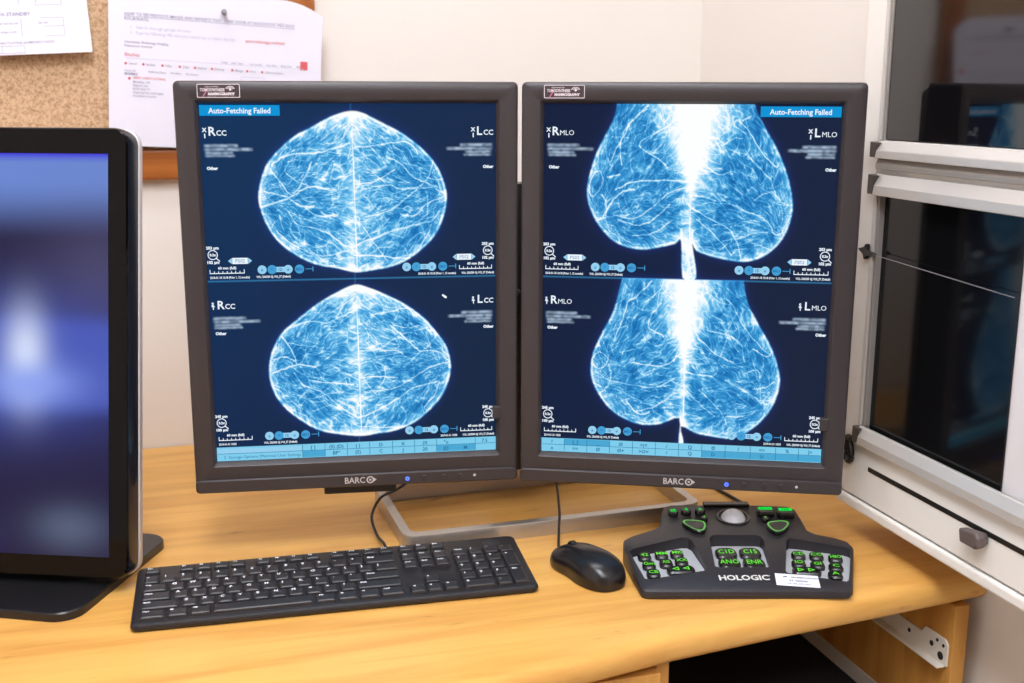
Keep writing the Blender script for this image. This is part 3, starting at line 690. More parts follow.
def medical_display(label, loc, rz, kind, images, banner_x, seed):
    t = thing('medical_display', label, 'monitor', loc, rz, 'paired mammography displays')
    X1, Z0, Z1 = .195, -.037, .447
    fr = MB()
    L0 = lambda i, y, r: at_y(rrect(-X1 + i, X1 - i, Z0 + i, Z1 - i, r), y)
    fr.loft([L0(0, .034, .006), L0(0, -.003, .006), L0(.0012, -.0062, .006), L0(.0035, -.0076, .005),
             at_y(rrect(-.1735, .1735, -.0052, SH + .0050, .003), -.0076), at_y(rrect(-.1722, .1722, -.0040, SH + .0036, .002), -.0066),
             at_y(rrect(-SW / 2, SW / 2, 0, SH, .0008), .0006)], False, False)
    fr.build('bezel', M_BEZEL, t, smooth=35)
    ch = MB()
    ch.loft([at_y(rrect(-X1 + .0005, X1 - .0005, Z0 + .0004, -.0205, .005), y) for y in (-.004,)] +
            [at_y(rrect(-X1 + .0005, X1 - .0005, Z0 + .0004, -.0205, .005), -.0095), at_y(rrect(-X1 + .0022, X1 - .0022, Z0 + .002, -.0218, .004), -.0112)])
    ch.build('chin', M_BEZEL, t, smooth=35)
    bk = MB()
    bk.loft([at_y(rrect(-X1 + .003, X1 - .003, Z0 + .003, Z1 - .003, .006), .034), at_y(rrect(-X1 + .008, X1 - .008, Z0 + .008, Z1 - .008, .008), .046),
             at_y(rrect(-.13, .13, .05, .36, .02), .072), at_y(rrect(-.12, .12, .06, .35, .02), .078)])
    bk.build('rear_case', M_CASE, t, smooth=30)
    nx, ny = 423, 529
    rgb = screen_pixels(images, kind, nx, ny, .8007, seed)
    scr = pixel_sheet('screen', SW, SH, nx, ny, rgb, M_DISPLAY, t, lambda x, y: (x - SW / 2, 0, SH - y))
    screen_ui(scr, kind, banner_x)
    lg = MB(); yf = lambda x0, z0: (lambda x, y: (x0 + x, -.0116, z0 + y))
    put_text(lg, 'BARC', yf(-.0185, -.0316), .0108, bold=.014, squeeze=.92)
    put_ring(lg, circ(0, 0, .0046, 24), circ(0, 0, .0030, 24), yf(.0128, -.0280))
    put_poly(lg, circ(0, 0, .0014, 12), yf(.0128, -.0280))
    put_poly(lg, [(.0040, .0026), (.0040, -.0026), (.0078, 0)], yf(.0128, -.0280))
    lg.build('maker_logo', M_SILVER, t)
    for k, xx in enumerate((.058, .079, .103, .123)):
        b_ = MB().lathe([(.0034, 0), (.0034, .0012), (.0028, .0017)], 18, (xx, -.0110, -.0285), 'Y')
        bo = b_.build('power_button' if k == 0 else 'button', M_KNOB, t, smooth=40)
        if k == 0:
            g = MB(); put_ring(g, circ(0, 0, .0026), circ(0, 0, .0010), lambda x, y: (.058 + x, -.0130, -.0285 + y)); g.build('power_light', G_LED, bo)
    MB().lathe([(.0018, 0), (.0016, .0008)], 14, (.141, -.0110, -.0282), 'Y').build('light_sensor', mat('sensor_white', (206, 196, 206), rough=.4), t)
    MB().box(.1645, .1745, -.0086, -.0012, .042, .058).build('front_sensor', M_BEZEL, t, bevel=.0012)
    bd = MB().add([(x, y, z) for y in (-.0082, -.0075) for x, z in rrect(-.1685, -.1215, .4285, .4435, .0012, 3)], [])
    n = len(bd.v) // 2
    bd.f = [tuple(range(n))] + [(i, (i + 1) % n, n + (i + 1) % n, n + i) for i in range(n)]
    bo = bd.build('badge', M_BADGE, t)
    w_ = MB(); f_ = lambda x0, z0: (lambda x, y: (x0 + x, -.0085, z0 + y))
    put_ring(w_, rrect(-.1685, -.1215, .4285, .4435, .0012, 3), rrect(-.1678, -.1222, .4292, .4428, .001, 3), f_(0, 0))
    put_text(w_, 'Approved for', f_(-.1600, .4398), .0028); put_text(w_, 'TOMOSYNTHESIS', f_(-.1650, .4355), .0046, bold=.03, squeeze=.74)
    put_text(w_, 'MAMMOGRAPHY', f_(-.1565, .4312), .0042, bold=.05, squeeze=.9)
    for r0, r1 in ((.0052, .0043), (.0034, .0026)):
        a_ = [math.radians(v) for v in range(15, 166, 10)]
        put_ring_ = [(r0 * math.cos(a), r0 * .8 * math.sin(a)) for a in a_] + [(r1 * math.cos(a), r1 * .8 * math.sin(a)) for a in reversed(a_)]
        put_poly(w_, put_ring_, f_(-.1320, .4372))
    put_poly(w_, circ(0, 0, .0014, 12), f_(-.1320, .4376))
    w_.build('badge_text', M_BADGEW, bo)
    p_ = MB(); put_poly(p_, [(0, 0), (.0012, 0), (.0052, .0062), (.0040, .0068)], f_(-.1625, .4298)); p_.build('badge_ribbon', M_PINK, bo)
    return t
ZM = ZD + .1254
dl_ = medical_display('left dark grey medical display showing two rounded RCC and LCC breast scans', (-.1871, 1.346, ZM), .1495, 'cc', [BREAST_LT, BREAST_LB], (1, 90), 4)
medical_display('right dark grey medical display showing two RMLO and LMLO breast scans', (.2044, 1.3441, ZM), -.1348, 'mlo', [BREAST_RT, BREAST_RB], (247.5, 337), 7)

MB().box(-.044, .046, .026, .062, -.058, -.030).build('lower_bracket', M_CASE, dl_, bevel=.002)

# ------------------------------------------------------------------ twin display stand
M_ALU = mat('brushed_aluminium', (196, 190, 183), rough=.34, metal=.85, noise=.05, nscale=200)
M_DARKM = mat('dark_bracket', (40, 37, 38), rough=.5)
SY = math.radians(17.7)
stand = thing('display_stand', 'brushed aluminium twin display stand with an open rectangular foot', 'stand', (.062, 1.405, ZD), SY)
o_, i_ = rrect(-.205, .205, 0, .205, .018, 6), rrect(-.193, .193, .013, .186, .012, 6)
MB().loft([at_z(i_, 0), at_z(o_, 0), at_z(o_, .0185), at_z([(x * .998, (y - .1) * .995 + .1) for x, y in o_], .020), at_z(i_, .020), at_z(i_, 0)], False, False).build('foot_frame', M_ALU, stand, smooth=30)
MB().box(-.192, .192, .176, .190, .020, .040).build('rear_rail', M_ALU, stand, bevel=.002)
MB().loft([at_z(rrect(-.04, .04, .150, .196, .01), .040), at_z(rrect(-.03, .03, .158, .190, .01), .44)]).build('column', M_DARKM, stand, smooth=30)
def wl(x, y, z):                             # world to stand-local
    v = Vector((x - .062, y - 1.405, 0)); c, s = math.cos(-SY), math.sin(-SY)
    return (c * v.x - s * v.y, s * v.x + c * v.y, z)
def bar(a, b, w, h):
    a, b = Vector(a), Vector(b); t = (b - a).normalized(); n = Vector((-t.y, t.x, 0)) * w / 2; k = Vector((0, 0, h / 2))
    return MB().loft([[a + n + k, a - n + k, a - n - k, a + n - k], [b + n + k, b - n + k, b - n - k, b + n - k]])
ac = wl(.012, 1.535, .28)
for mx_, my_, ry in ((-.1871, 1.346, .1495), (.2044, 1.3441, -.1348)):
    bx_, by_ = mx_ - math.sin(ry) * .104, my_ + math.cos(ry) * .104
    e = wl(bx_, by_, .28)
    bar(ac, e, .03, .04).build('arm', M_DARKM, stand, bevel=.003)
    h0 = wl(mx_ - math.sin(ry) * .079, my_ + math.cos(ry) * .079, .28); h1 = wl(mx_ - math.sin(ry) * .106, my_ + math.cos(ry) * .106, .28)
    bar(h0, h1, .10, .10).build('mount_plate', M_DARKM, stand, bevel=.003)

# ------------------------------------------------------------------ black desktop monitor on the left
M_GLASSB = mat('black_glass', (8, 7, 8), rough=.045, spec=.15)
M_RIMB = mat('dark_blue_rim', (20, 26, 38), rough=.22, spec=.6)
M_RIMS = mat('silver_rim', (206, 202, 206), rough=.35, metal=.4)
M_BASEB = mat('base_black', (26, 25, 27), rough=.32, spec=.5)
mon = thing('desktop_monitor', 'black glossy desktop monitor with a blurred blue picture on a flat foot', 'monitor', (-.61, 1.29, ZD), math.radians(-6))
TILT = math.radians(-8.9)
def tl(x, y, z):                             # monitor-plane coordinates (z up the screen) to local, tilted back
    c, s = math.cos(TILT), math.sin(TILT)
    return (x, -.058 + c * y - s * z, .019 + s * y + c * z)
def tloop(i, y, r, w=(-.184, .184), h=(0, .509)): return [tl(x, y, z) for x, z in rrect(w[0] + i, w[1] - i, h[0] + i, h[1] - i, r, 6)]
MB().loft([tloop(0.001, .002, .018), tloop(.0028, 0, .016)], False, True).build('front_glass', M_GLASSB, mon, smooth=30)
MB().loft([tloop(0.001, .002, .018), tloop(0, .006, .018), tloop(0, .026, .018)], False, False).build('side_band', M_RIMB, mon, smooth=30)
MB().loft([tloop(0, .026, .018), tloop(-.0010, .027, .018), tloop(-.0010, .035, .018), tloop(.004, .040, .016)], False, True).build('rear_shell', M_RIMS, mon, smooth=30)
def foot(i, z):
    c, s = math.cos(math.radians(-4)), math.sin(math.radians(-4))
    return [(.15 + c * (x - .15) - s * (y + .1), -.1 + s * (x - .15) + c * (y + .1), z) for x, y in rrect(-.150 + i, .154 - i, -.131 + i, .103 - i, .028 - i, 6)]
MB().loft([foot(0, 0), foot(0, .0085), foot(.0015, .010)]).build('foot_plate', M_BASEB, mon, smooth=30)
nk = MB(); hin = [tl(x, .038, z) for x, z in rrect(-.06, .06, .12, .20, .01, 4)]
nk.loft([at_z(rrect(-.06, .06, .045, .075, .01, 4), .0095), [(x * .9, y * .6 + .04, z) for x, y, z in at_z(rrect(-.06, .06, .045, .085, .01, 4), .12)], hin])
nk.build('neck', M_BASEB, mon, smooth=40)
nx, ny = 60, 90
gx, gy = np.meshgrid(np.linspace(0, 1, nx), np.linspace(0, 1, ny))
def blob(cx, cy, sx, sy): return np.exp(-((gx - cx) / sx) ** 2 - ((gy - cy) / sy) ** 2)
c0 = lambda r, g, b: np.array(lin((r, g, b))[:3])
px = np.ones((ny, nx, 1)) * c0(30, 24, 62)
def over(a, col):
    global px
    px = px * (1 - a[..., None]) + col * a[..., None]
over(smoothstep(.22, .06, gy) * .95, c0(110, 140, 216)); over(blob(.98, .30, .22, .16) * .5, c0(92, 88, 128))
over(smoothstep(.02, .0, gy), c0(60, 50, 220))
over(blob(.62, .52, .45, .15), c0(70, 92, 196)); over(smoothstep(.38, .44, gy) * smoothstep(.66, .60, gy) * .85, c0(74, 92, 190))
over(blob(.70, .50, .075, .11), c0(215, 226, 255)); over(blob(.72, .57, .17, .055) * .9, c0(140, 164, 246))
over(blob(.86, .93, .14, .06) * .8, c0(92, 104, 130)); over(blob(.4, .96, .2, .05) * .4, c0(60, 60, 110))
pixel_sheet('screen', .325, .4535, nx, ny, px, display_mat('glossy_display_pixels', .95, .06, .10), mon,
            lambda x, y: tl(-.164 + x, -.0006, .4795 - y))

# ------------------------------------------------------------------ keyboard
M_KBCASE = mat('keyboard_case', (31, 29, 32), rough=.45, noise=.05, nscale=400)
M_KEY = mat('key_cap', (40, 38, 41), rough=.42, spec=.5)
M_LEG = mat('key_legend', (224, 224, 230), rough=.6)
kb = thing('keyboard', 'black full size computer keyboard lying in front of the left medical display', 'keyboard', (-.1850, 1.1725, ZD), .237)
KS = .085                                    # slope of the key field
def kz(y): return .0094 + KS * y
W2 = .2240
case = MB(); kl = lambda i, dz, r, floor=None: [(x, y, (kz(y) + dz) if floor is None else floor) for x, y in rrect(-W2 + i, W2 - i, i, .131 - i, r, 5)]
case.loft([kl(.003, 0, .006, 0.0), kl(.0, 0, .008, .004), kl(0, -.0035, .008), kl(.0012, -.0010, .0075), kl(.0035, 0, .006)])
case.build('case', M_KBCASE, kb, smooth=35)
KEYM = {}
def key_mesh(w, d):
    k = (round(w, 2), round(d, 2))
    if k not in KEYM:
        a, b = w * .019 / 2 - .0008, d * .019 / 2 - .0008
        lo = rrect(-a, a, -b, b, .0012, 2); mi = rrect(-a + .0010, a - .0010, -b + .0008, b - .0014, .0012, 2); up = rrect(-a + .0028, a - .0028, -b + .0020, b - .0034, .0018, 2)
        KEYM[k] = MB().loft([at_z(lo, -.0006), at_z(mi, .0030), at_z([(x, y) for x, y in up], .0040)], False, True).mesh('key')
        KEYM[k].materials.append(M_KEY)
    return KEYM[k]
def key(x, y, w, d, s):
    cx, cy = x + w * .0095, y + d * .0095
    o = link('key', key_mesh(w, d), M_KEY, kb, False, (cx, cy, kz(cy)), (math.atan(KS), 0, 0))
    if s:
        mb = MB(); small = len(s) > 1
        h = .0042 if small else .0060
        put_text(mb, s, lambda xx, yy: (-w * .0095 + .0042 + xx, d * .0095 - .0072 - (.0008 if not small else 0) + yy, .0043), h, bold=.035)
        mb.build('legend', M_LEG, o)
u_ = .0192; x0 = -W2 + .0078; yb = .0068
rows = [(0, [('Ctrl', 1.5), ('\u00a4', 1.25), ('Alt', 1.25), ('', 5.75), ('Alt', 1.25), ('\u00a4', 1.25), ('=', 1.25), ('Ctrl', 1.5)]),
        (1, [('Shift', 2.25)] + [(c, 1) for c in 'ZXCVBNM'] + [('<', 1), ('>', 1), ('?', 1), ('Shift', 2.75)]),
        (2, [('Caps', 1.75)] + [(c, 1) for c in 'ASDFGHJKL'] + [(':', 1), ('"', 1), ('Enter', 2.25)]),
        (3, [('Tab', 1.5)] + [(c, 1) for c in 'QWERTYUIOP'] + [('{', 1), ('}', 1), ('|', 1.5)]),
        (4, [('~', 1)] + [(c, 1) for c in '1234567890'] + [('-', 1), ('+', 1), ('Bksp', 2)])]
for r_, ks in rows:
    xx = x0
    for s, w in ks:
        key(xx, yb + r_ * u_, w, 1, s); xx += w * u_
yf = yb + 5 * u_ + .0046
key(x0, yf, 1, .82, 'Esc')
for g, st in ((0, 2), (1, 6.5), (2, 11)):
    for k in range(4): key(x0 + (st + k) * u_, yf, 1, .82, 'F%d' % (g * 4 + k + 1))
xn = x0 + 15 * u_ + .0045
for k, s in enumerate(('Prt', 'Scr', 'Brk')): key(xn + k * u_, yf, 1, .82, s)
for r_, ks in ((4, ('Ins', 'Hm', 'PgU')), (3, ('Del', 'End', 'PgD'))):
    for k, s in enumerate(ks): key(xn + k * u_, yb + r_ * u_, 1, 1, s)
key(xn + u_, yb + u_, 1, 1, '^')
for k, s in enumerate('<v>'): key(xn + k * u_, yb, 1, 1, s)
xp = xn + 3 * u_ + .0045
for k, s in enumerate(('Num', '/', '*', '-')): key(xp + k * u_, yb + 4 * u_, 1, 1, s)
for r_, ks in ((3, '789'), (2, '456'), (1, '123')):
    for k, s in enumerate(ks): key(xp + k * u_, yb + r_ * u_, 1, 1, s)
key(xp, yb, 2, 1, '0'); key(xp + 2 * u_, yb, 1, 1, '.')
key(xp + 3 * u_, yb + 2 * u_, 1, 2, '+'); key(xp + 3 * u_, yb, 1, 2, 'Ent')
def kfn(x0_, y0_): return lambda x, y: (x0_ + x, y0_ + y, kz(y0_ + y) + .0004)
lg = MB(); put_ring(lg, [(.0105 * math.cos(a), .0062 * math.sin(a)) for a in np.linspace(0, 2 * math.pi, 25)[:-1]], [(.0095 * math.cos(a), .0053 * math.sin(a)) for a in np.linspace(0, 2 * math.pi, 25)[:-1]], kfn(.192, .1135))
put_text(lg, 'DELL', kfn(.192, .1115), .0056, 'CENTER', bold=.02)
lg.build('maker_logo', mat('logo_dark_grey', (86, 84, 90), rough=.3), kb)
for k, xx in enumerate((.118, .132, .146)):
    m_ = MB(); put_poly(m_, circ(0, 0, .0013, 12), kfn(xx, .1150))
    m_.build('status_light', glow('led_violet', (110, 60, 255), 2.0) if k == 0 else mat('led_off', (70, 68, 74)), kb)
M_CABLE = mat('cable_black', (24, 23, 24), rough=.5)
def world_tube(pts, r, parent_loc, rz):      # cable given in world coordinates over the desk, in the thing's own frame
    inv = (Matrix.Translation(parent_loc) @ Matrix.Rotation(rz, 4, 'Z')).inverted()
    return MB().tube([inv @ Vector((x, y, ZD + z)) for x, y, z in smooth_path(pts, 7)], r, 8)
world_tube([(-.150, 1.308, .012), (-.157, 1.335, .014), (-.172, 1.385, .006), (-.184, 1.43, .014), (-.176, 1.462, .028), (-.158, 1.488, .030), (-.136, 1.515, .037), (-.112, 1.545, .0465), (-.09, 1.60, .03), (-.07, 1.66, .0045)], .0019, (-.1850, 1.1725, ZD), .237).build('cable', M_CABLE, kb, smooth=True)

# ------------------------------------------------------------------ mouse
M_MOUSE = mat('mouse_plastic', (24, 22, 25), rough=.28, spec=.55)
mrz = math.radians(33); mloc = (.0900, 1.278, ZD)
ms = thing('mouse', 'black wired computer mouse between keyboard and green lit keypad', 'computer mouse', mloc, mrz)
def m_half(v):                               # half width along the length, v from -1 (rear) to 1 (front)
    return .0305 * (1 - .10 * math.exp(-((v - .15) / .35) ** 2)) * (max(0.0, 1 - abs(v) ** 3.2)) ** .42
def m_top(v): return .0365 - .010 * max(0, v + .15) ** 1.6 - .009 * max(0, -v - .15) ** 2
body = MB(); NL, NW = 30, 18; loops = []
for i in range(NL + 1):
    v = -math.cos(math.pi * i / NL) * .998; y = v * .0565; hw = max(m_half(v), .0006); tp = m_top(v)
    l = []
    for j in range(NW + 1):
        a = math.pi * j / NW
        xx = hw * math.copysign(abs(math.cos(a)) ** .75, math.cos(a)) * (1.0 if j not in (0, NW) else .93)
        fall = (max(0, 1 - abs(v) ** 4.5)) ** .35
        l.append((xx, y, .0012 + (.006 + (tp - .0072) * fall - .0048) * (math.sin(a) ** .62) + (.003 * math.sin(a))))
    loops.append(l)
body.loft(loops); body.build('shell', M_MOUSE, ms, smooth=60)
MB().lathe([(.001, -.0034), (.0080, -.0034), (.0092, -.002), (.0092, .002), (.0080, .0034), (.001, .0034)], 22, (0, 0, 0)).build('scroll_wheel', mat('wheel_rubber', (20, 19, 20), rough=.6), ms, smooth=40, loc=(0, .029, .0232), rot=(0, math.pi / 2, 0))
world_tube([(.0585, 1.322, .012), (.0585, 1.342, .013), (.0605, 1.38, .020), (.0625, 1.412, .0238), (.063, 1.44, .024), (.063, 1.50, .025), (.060, 1.55, .032), (.052, 1.60, .0425), (.04, 1.66, .004)], .0017, mloc, mrz).build('cable', M_CABLE, ms, smooth=True)

# ------------------------------------------------------------------ review keypad
M_PAD = mat('keypad_plastic', (42, 39, 43), rough=.42, spec=.5, noise=.05, nscale=500)
M_PADK = mat('keypad_key', (20, 20, 21), rough=.25, spec=.6)
M_PADF = mat('keypad_tray', (178, 180, 184), rough=.5)
M_PADW = mat('keypad_well', (30, 28, 30), rough=.5)
G_GREEN = glow('backlit_green', (110, 235, 70), 1.0); G_GREENB = glow('backlit_green_bright', (20, 225, 70), 1.1); G_RING = glow('backlit_ring', (130, 210, 110), .8)
prz = math.radians(1.0); ploc = (.268, 1.215, ZD)
pad = thing('review_keypad', 'dark grey review keypad with trackball and green lit keys', 'keypad', ploc, prz)
pk = lambda y: .0115 + .13 * y               # height of its sloping top
PO = [(-121, 1), (-118, -3), (-113, -5), (108, -6), (116, -5), (121, 1), (140, 62), (149, 92), (146, 106), (134, 115), (112, 125), (104, 134), (103.5, 160), (102, 188), (94, 197), (44, 201), (-10, 202), (-58, 202), (-68, 197), (-76, 170), (-79, 150), (-87, 140), (-118, 122), (-129, 112), (-131, 92), (-123.5, 20)]
PO = [(x / 1000, y / 1000) for x, y in PO]
def inset(P, d):
    n = len(P); out = []
    for i in range(n):
        a, b, c = (Vector(P[(i + k) % n]) for k in (-1, 0, 1))
        e0, e1 = (b - a).normalized(), (c - b).normalized()
        n0, n1 = Vector((-e0.y, e0.x)), Vector((-e1.y, e1.x))
        m_ = (n0 + n1); m_ = m_ / max(m_.length_squared, .3) * 2 * d if m_.length > 1e-6 else n0 * d
        out.append((b.x + m_.x, b.y + m_.y))
    return out
PS = list(PO)
if sum(a[0] * b[1] - b[0] * a[1] for a, b in zip(PS, PS[1:] + PS[:1])) < 0: PS.reverse()
wells = [[(-126, 82), (-118, 89), (-57, 115), (-49, 114), (-45, 106), (-39, 44), (-42, 38), (-108, 20), (-114, 21)],
         [(-23, 112), (-19, 119), (-13, 121), (36, 120), (41, 117), (43, 110), (37, 48), (34, 45), (-24, 45), (-28, 48)],
         [(70, 106), (75, 112), (82, 111), (136, 90), (142, 84), (141, 72), (121, 17), (117, 13), (54, 32), (52, 37)]]
wells = [[(x / 1000, y / 1000) for x, y in w] for w in wells]
bm = bmesh.new()
def ring_verts(P, zf): return [bm.verts.new((x, y, zf(x, y))) for x, y in P]
outer = [ring_verts(inset(PS, .0015), lambda x, y: 0.0), ring_verts(PS, lambda x, y: .003), ring_verts(PS, lambda x, y: pk(y) - .0055),
         ring_verts(inset(PS, .0012), lambda x, y: pk(y) - .0018), ring_verts(inset(PS, .0042), lambda x, y: pk(y))]
for a, b in zip(outer[:-1], outer[1:]):
    for i in range(len(a)):
        j = (i + 1) % len(a); bm.faces.new((a[i], a[j], b[j], b[i]))
bm.faces.new(list(reversed(outer[0])))
FLOORZ = .0125
edges = [bm.edges.get((outer[-1][i], outer[-1][(i + 1) % len(PS)])) for i in range(len(PS))]
for w in wells:
    t_ = ring_verts(inset(w, -.0012) if False else w, lambda x, y: pk(y))
    for i in range(len(w)): edges.append(bm.edges.new((t_[i], t_[(i + 1) % len(w)])))
    l1 = ring_verts(w, lambda x, y: pk(y) - .0012)
    lo = ring_verts(w, lambda x, y: min(FLOORZ - .001, pk(y) - .002))
    for a, b in ((t_, l1), (l1, lo)):
        for i in range(len(w)):
            j = (i + 1) % len(w); bm.faces.new((a[i], b[i], b[j], a[j]))
bmesh.ops.triangle_fill(bm, edges=edges, use_beauty=True)
bmesh.ops.recalc_face_normals(bm, faces=bm.faces[:])
me = bpy.data.meshes.new('body'); bm.to_mesh(me); bm.free()
link('body', me, M_PAD, pad, smooth=35)
for w in wells:
    MB().loft([at_z(inset(w, .0006) if sum(a[0] * b[1] - b[0] * a[1] for a, b in zip(w, w[1:] + w[:1])) > 0 else inset(w, -.0006), z) for z in (FLOORZ - .001, FLOORZ)]).build('key_tray', M_PADF, pad)
def pad_key(x, y, w, d, s, rot=0.0, tri=None, name='key'):
    lo, mi, up = rrect(-w, w, -d, d, min(w, d) * .7, 4), rrect(-w, w, -d, d, min(w, d) * .7, 4), rrect(-w * .86, w * .86, -d * .82, d * .82, min(w, d) * .6, 4)
    o = MB().loft([at_z(lo, 0), at_z(mi, .0042), at_z(up, .0062)], False, True).build(name, M_PADK, pad, smooth=35, loc=(x, y, FLOORZ), rot=(.12, 0, rot))
    g = MB(); f = lambda xx, yy: (xx, yy, .0065)
    if tri:
        for k in (-.55, .45):
            q = [(k * d * 1.5 - .5 * d * tri, -.5 * d), (k * d * 1.5 + .5 * d * tri, 0), (k * d * 1.5 - .5 * d * tri, .5 * d)]
            put_ring(g, q, [(sum(p[0] for p in q) / 3 * .55 + p[0] * .45, p[1] * .45) for p in q], f)
    else:
        put_text(g, s, lambda xx, yy: (xx, -d * .28 + yy, .0065), d * 1.05, 'CENTER', bold=.012, squeeze=min(1.3, w * 1.45 / (d * 1.05 * .62 * max(len(s), 1))))
    g.build('legend', G_GREEN, o)
for x, y, s in ((-107, 80, '42'), (-86, 84, 'MM'), (-67, 87, 'MK'), (-105, 54, 'Gm'), (-84, 59, 'AI5'), (-65, 64, 'XX'), (-103, 30, 'CB')):
    pad_key(x / 1000, y / 1000, .0078, .0085, s, .05)
pad_key(-.0695, .040, .0165, .0082, '', .10, tri=-1)
for x, y, s in ((-7, 88, 'C1D'), (22, 88, 'C15'), (-9, 58, 'ANO'), (20, 57, 'ENR')): pad_key(x / 1000, y / 1000, .0128, .0125, s)
for x, y, s in ((79, 82, 'CD'), (100, 79, 'CO'), (121, 72, 'HBO'), (73, 57, 'IO'), (94, 52, 'GI'), (114, 46, 'C'), (107, 24, 'A')): pad_key(x / 1000, y / 1000, .0082, .0085, s, -.05)
pad_key(.0765, .0345, .0165, .0082, '', -.05, tri=1)
SLP = math.atan(.13)
def top_part(name, m, prof, x, y, sx=1.0, sy=1.0, seg=24, rot=0.0, shape=None, parent=pad):
    mb = MB()
    base = shape or circ(0, 0, 1.0, seg)
    mb.loft([[(px_ * r * sx, py_ * r * sy, h) for px_, py_ in base] for r, h in prof], False, True)
    return mb.build(name, m, parent, smooth=35, loc=(x, y, pk(y)), rot=(SLP, 0, rot))
for x, y, s, g_ in ((-59, 172, 'IZ', G_GREENB), (-42, 175, '4', G_GREENB), (-24, 176, 'n', G_GREENB)):
    o = top_part('round_button', M_PADK, [(.0066, -.0005), (.0066, .0045), (.0055, .0062)], x / 1000, y / 1000)
    g = MB(); put_text(g, s, lambda xx, yy: (xx, yy - .0022, .0065), .0076, 'CENTER', bold=.05); g.build('legend', g_, o)
for x, y in ((-22, 156), (55, 154)):
    o = top_part('small_button', M_PADK, [(.0044, -.0005), (.0044, .0045), (.0035, .0058)], x / 1000, y / 1000)
    g = MB(); put_text(g, 'f', lambda xx, yy: (xx, yy - .0012, .0061), .0056, 'CENTER', bold=.04); g.build('legend', G_GREEN, o)
for x, y, s in ((59, 172, 'AUTO'), (84, 169, 'CAD')):
    o = top_part('lit_key', M_PADK, [(1, -.0005), (1, .0055), (.86, .0075)], x / 1000, y / 1000, 1, 1, shape=rrect(-.0108, .0108, -.0078, .0078, .004, 4))
    g = MB(); put_poly(g, rrect(-.0086, .0086, -.0012, .0060, .0015, 3), lambda xx, yy: (xx, yy, .0078)); g.build('lit_window', G_GREENB, o)
    g = MB(); put_text(g, s, lambda xx, yy: (xx, yy + .0006, .0081), .0044, 'CENTER', bold=.03); g.build('legend', glow('legend_dark_green', (6, 120, 40)), o)
for x, y, sg in ((-37, 137, 1), (67, 134, -1)):
    tri_ = smooth_path([(-1.05 * sg, .35), (-.70 * sg, .82), (.75 * sg, .62), (1.02 * sg, .05), (.72 * sg, -.80), (.30 * sg, -.98), (-.35 * sg, -.62)], 5, True)
    o = top_part('scroll_button', M_PADK, [(1, -.0005), (1, .004), (.9, .0052)], x / 1000, y / 1000, .0142, .0165, shape=tri_)
    g = MB(); put_ring(g, [(a * .0142 * .93, b * .0165 * .93) for a, b in tri_], [(a * .0142 * .78, b * .0165 * .78) for a, b in tri_], lambda xx, yy: (xx, yy, .0056)); g.build('lit_ring', G_RING, o)
top_part('trackball_collar', M_PADK, [(.0215, -.0005), (.0210, .0016), (.0180, .0016), (.0172, .0)], .0165, .165, seg=36)
MB().lathe([(.0165 * math.cos(a), .0165 * math.sin(a)) for a in np.linspace(-.25, 1.5, 12)], 32, (.0165, .165, pk(.165) - .0055)).build('trackball', mat('trackball_grey', (226, 226, 232), rough=.25, spec=.6), pad, smooth=True)
MB().box(-.016, .043, .192, .2035, pk(.195) - .004, pk(.195) + .0035).build('rear_grip', M_PADK, pad, bevel=.001)
pf = lambda x0_, y0_, dz=.0004: (lambda x, y: (x0_ + x, y0_ + y, pk(y0_ + y) + dz))
g = MB(); put_text(g, 'HOLOGIC', pf(-.029, .0165), .0150, bold=.03, squeeze=.86); put_text(g, '\u00b0', pf(.0285, .0200), .009); g.build('maker_logo', mat('logo_white', (224, 220, 214), rough=.5), pad)
g = MB(); sa = math.radians(-8)
def stf(x0_, y0_, dz): return lambda x, y: (lambda X_, Y_: (X_, Y_, pk(Y_) + dz))(.0345 + (x0_ + x) * math.cos(sa) - (y0_ + y) * math.sin(sa), .0055 + (x0_ + x) * math.sin(sa) + (y0_ + y) * math.cos(sa))
put_poly(g, [(0, 0), (.049, 0), (.049, .0255), (0, .0255)], stf(0, 0, .0005)); st_ = g.build('sticker', mat('sticker_white', (240, 240, 250), rough=.6), pad)
g = MB(); put_text(g, 'MAMMOGRAPHY', stf(.018, .017, .0009), .0042, bold=.02); put_text(g, 'ST: 000346', stf(.015, .0095, .0009), .0046, bold=.03); put_text(g, 'Tel: 086 000 0000', stf(.012, .0035, .0009), .0036, bold=.01)
put_poly(g, [(0, 0), (.005, .001), (.006, .003), (.002, .0035)], stf(.008, .017, .0009)); g.build('printed_text', mat('sticker_ink', (110, 110, 140), rough=.7), st_)
world_tube([(.338, 1.412, .028), (.342, 1.43, .024), (.338, 1.47, .006), (.318, 1.52, .003), (.26, 1.66, .003), (.23, 1.75, .003)], .0024, ploc, prz).build('cable', M_CABLE, pad, smooth=True)

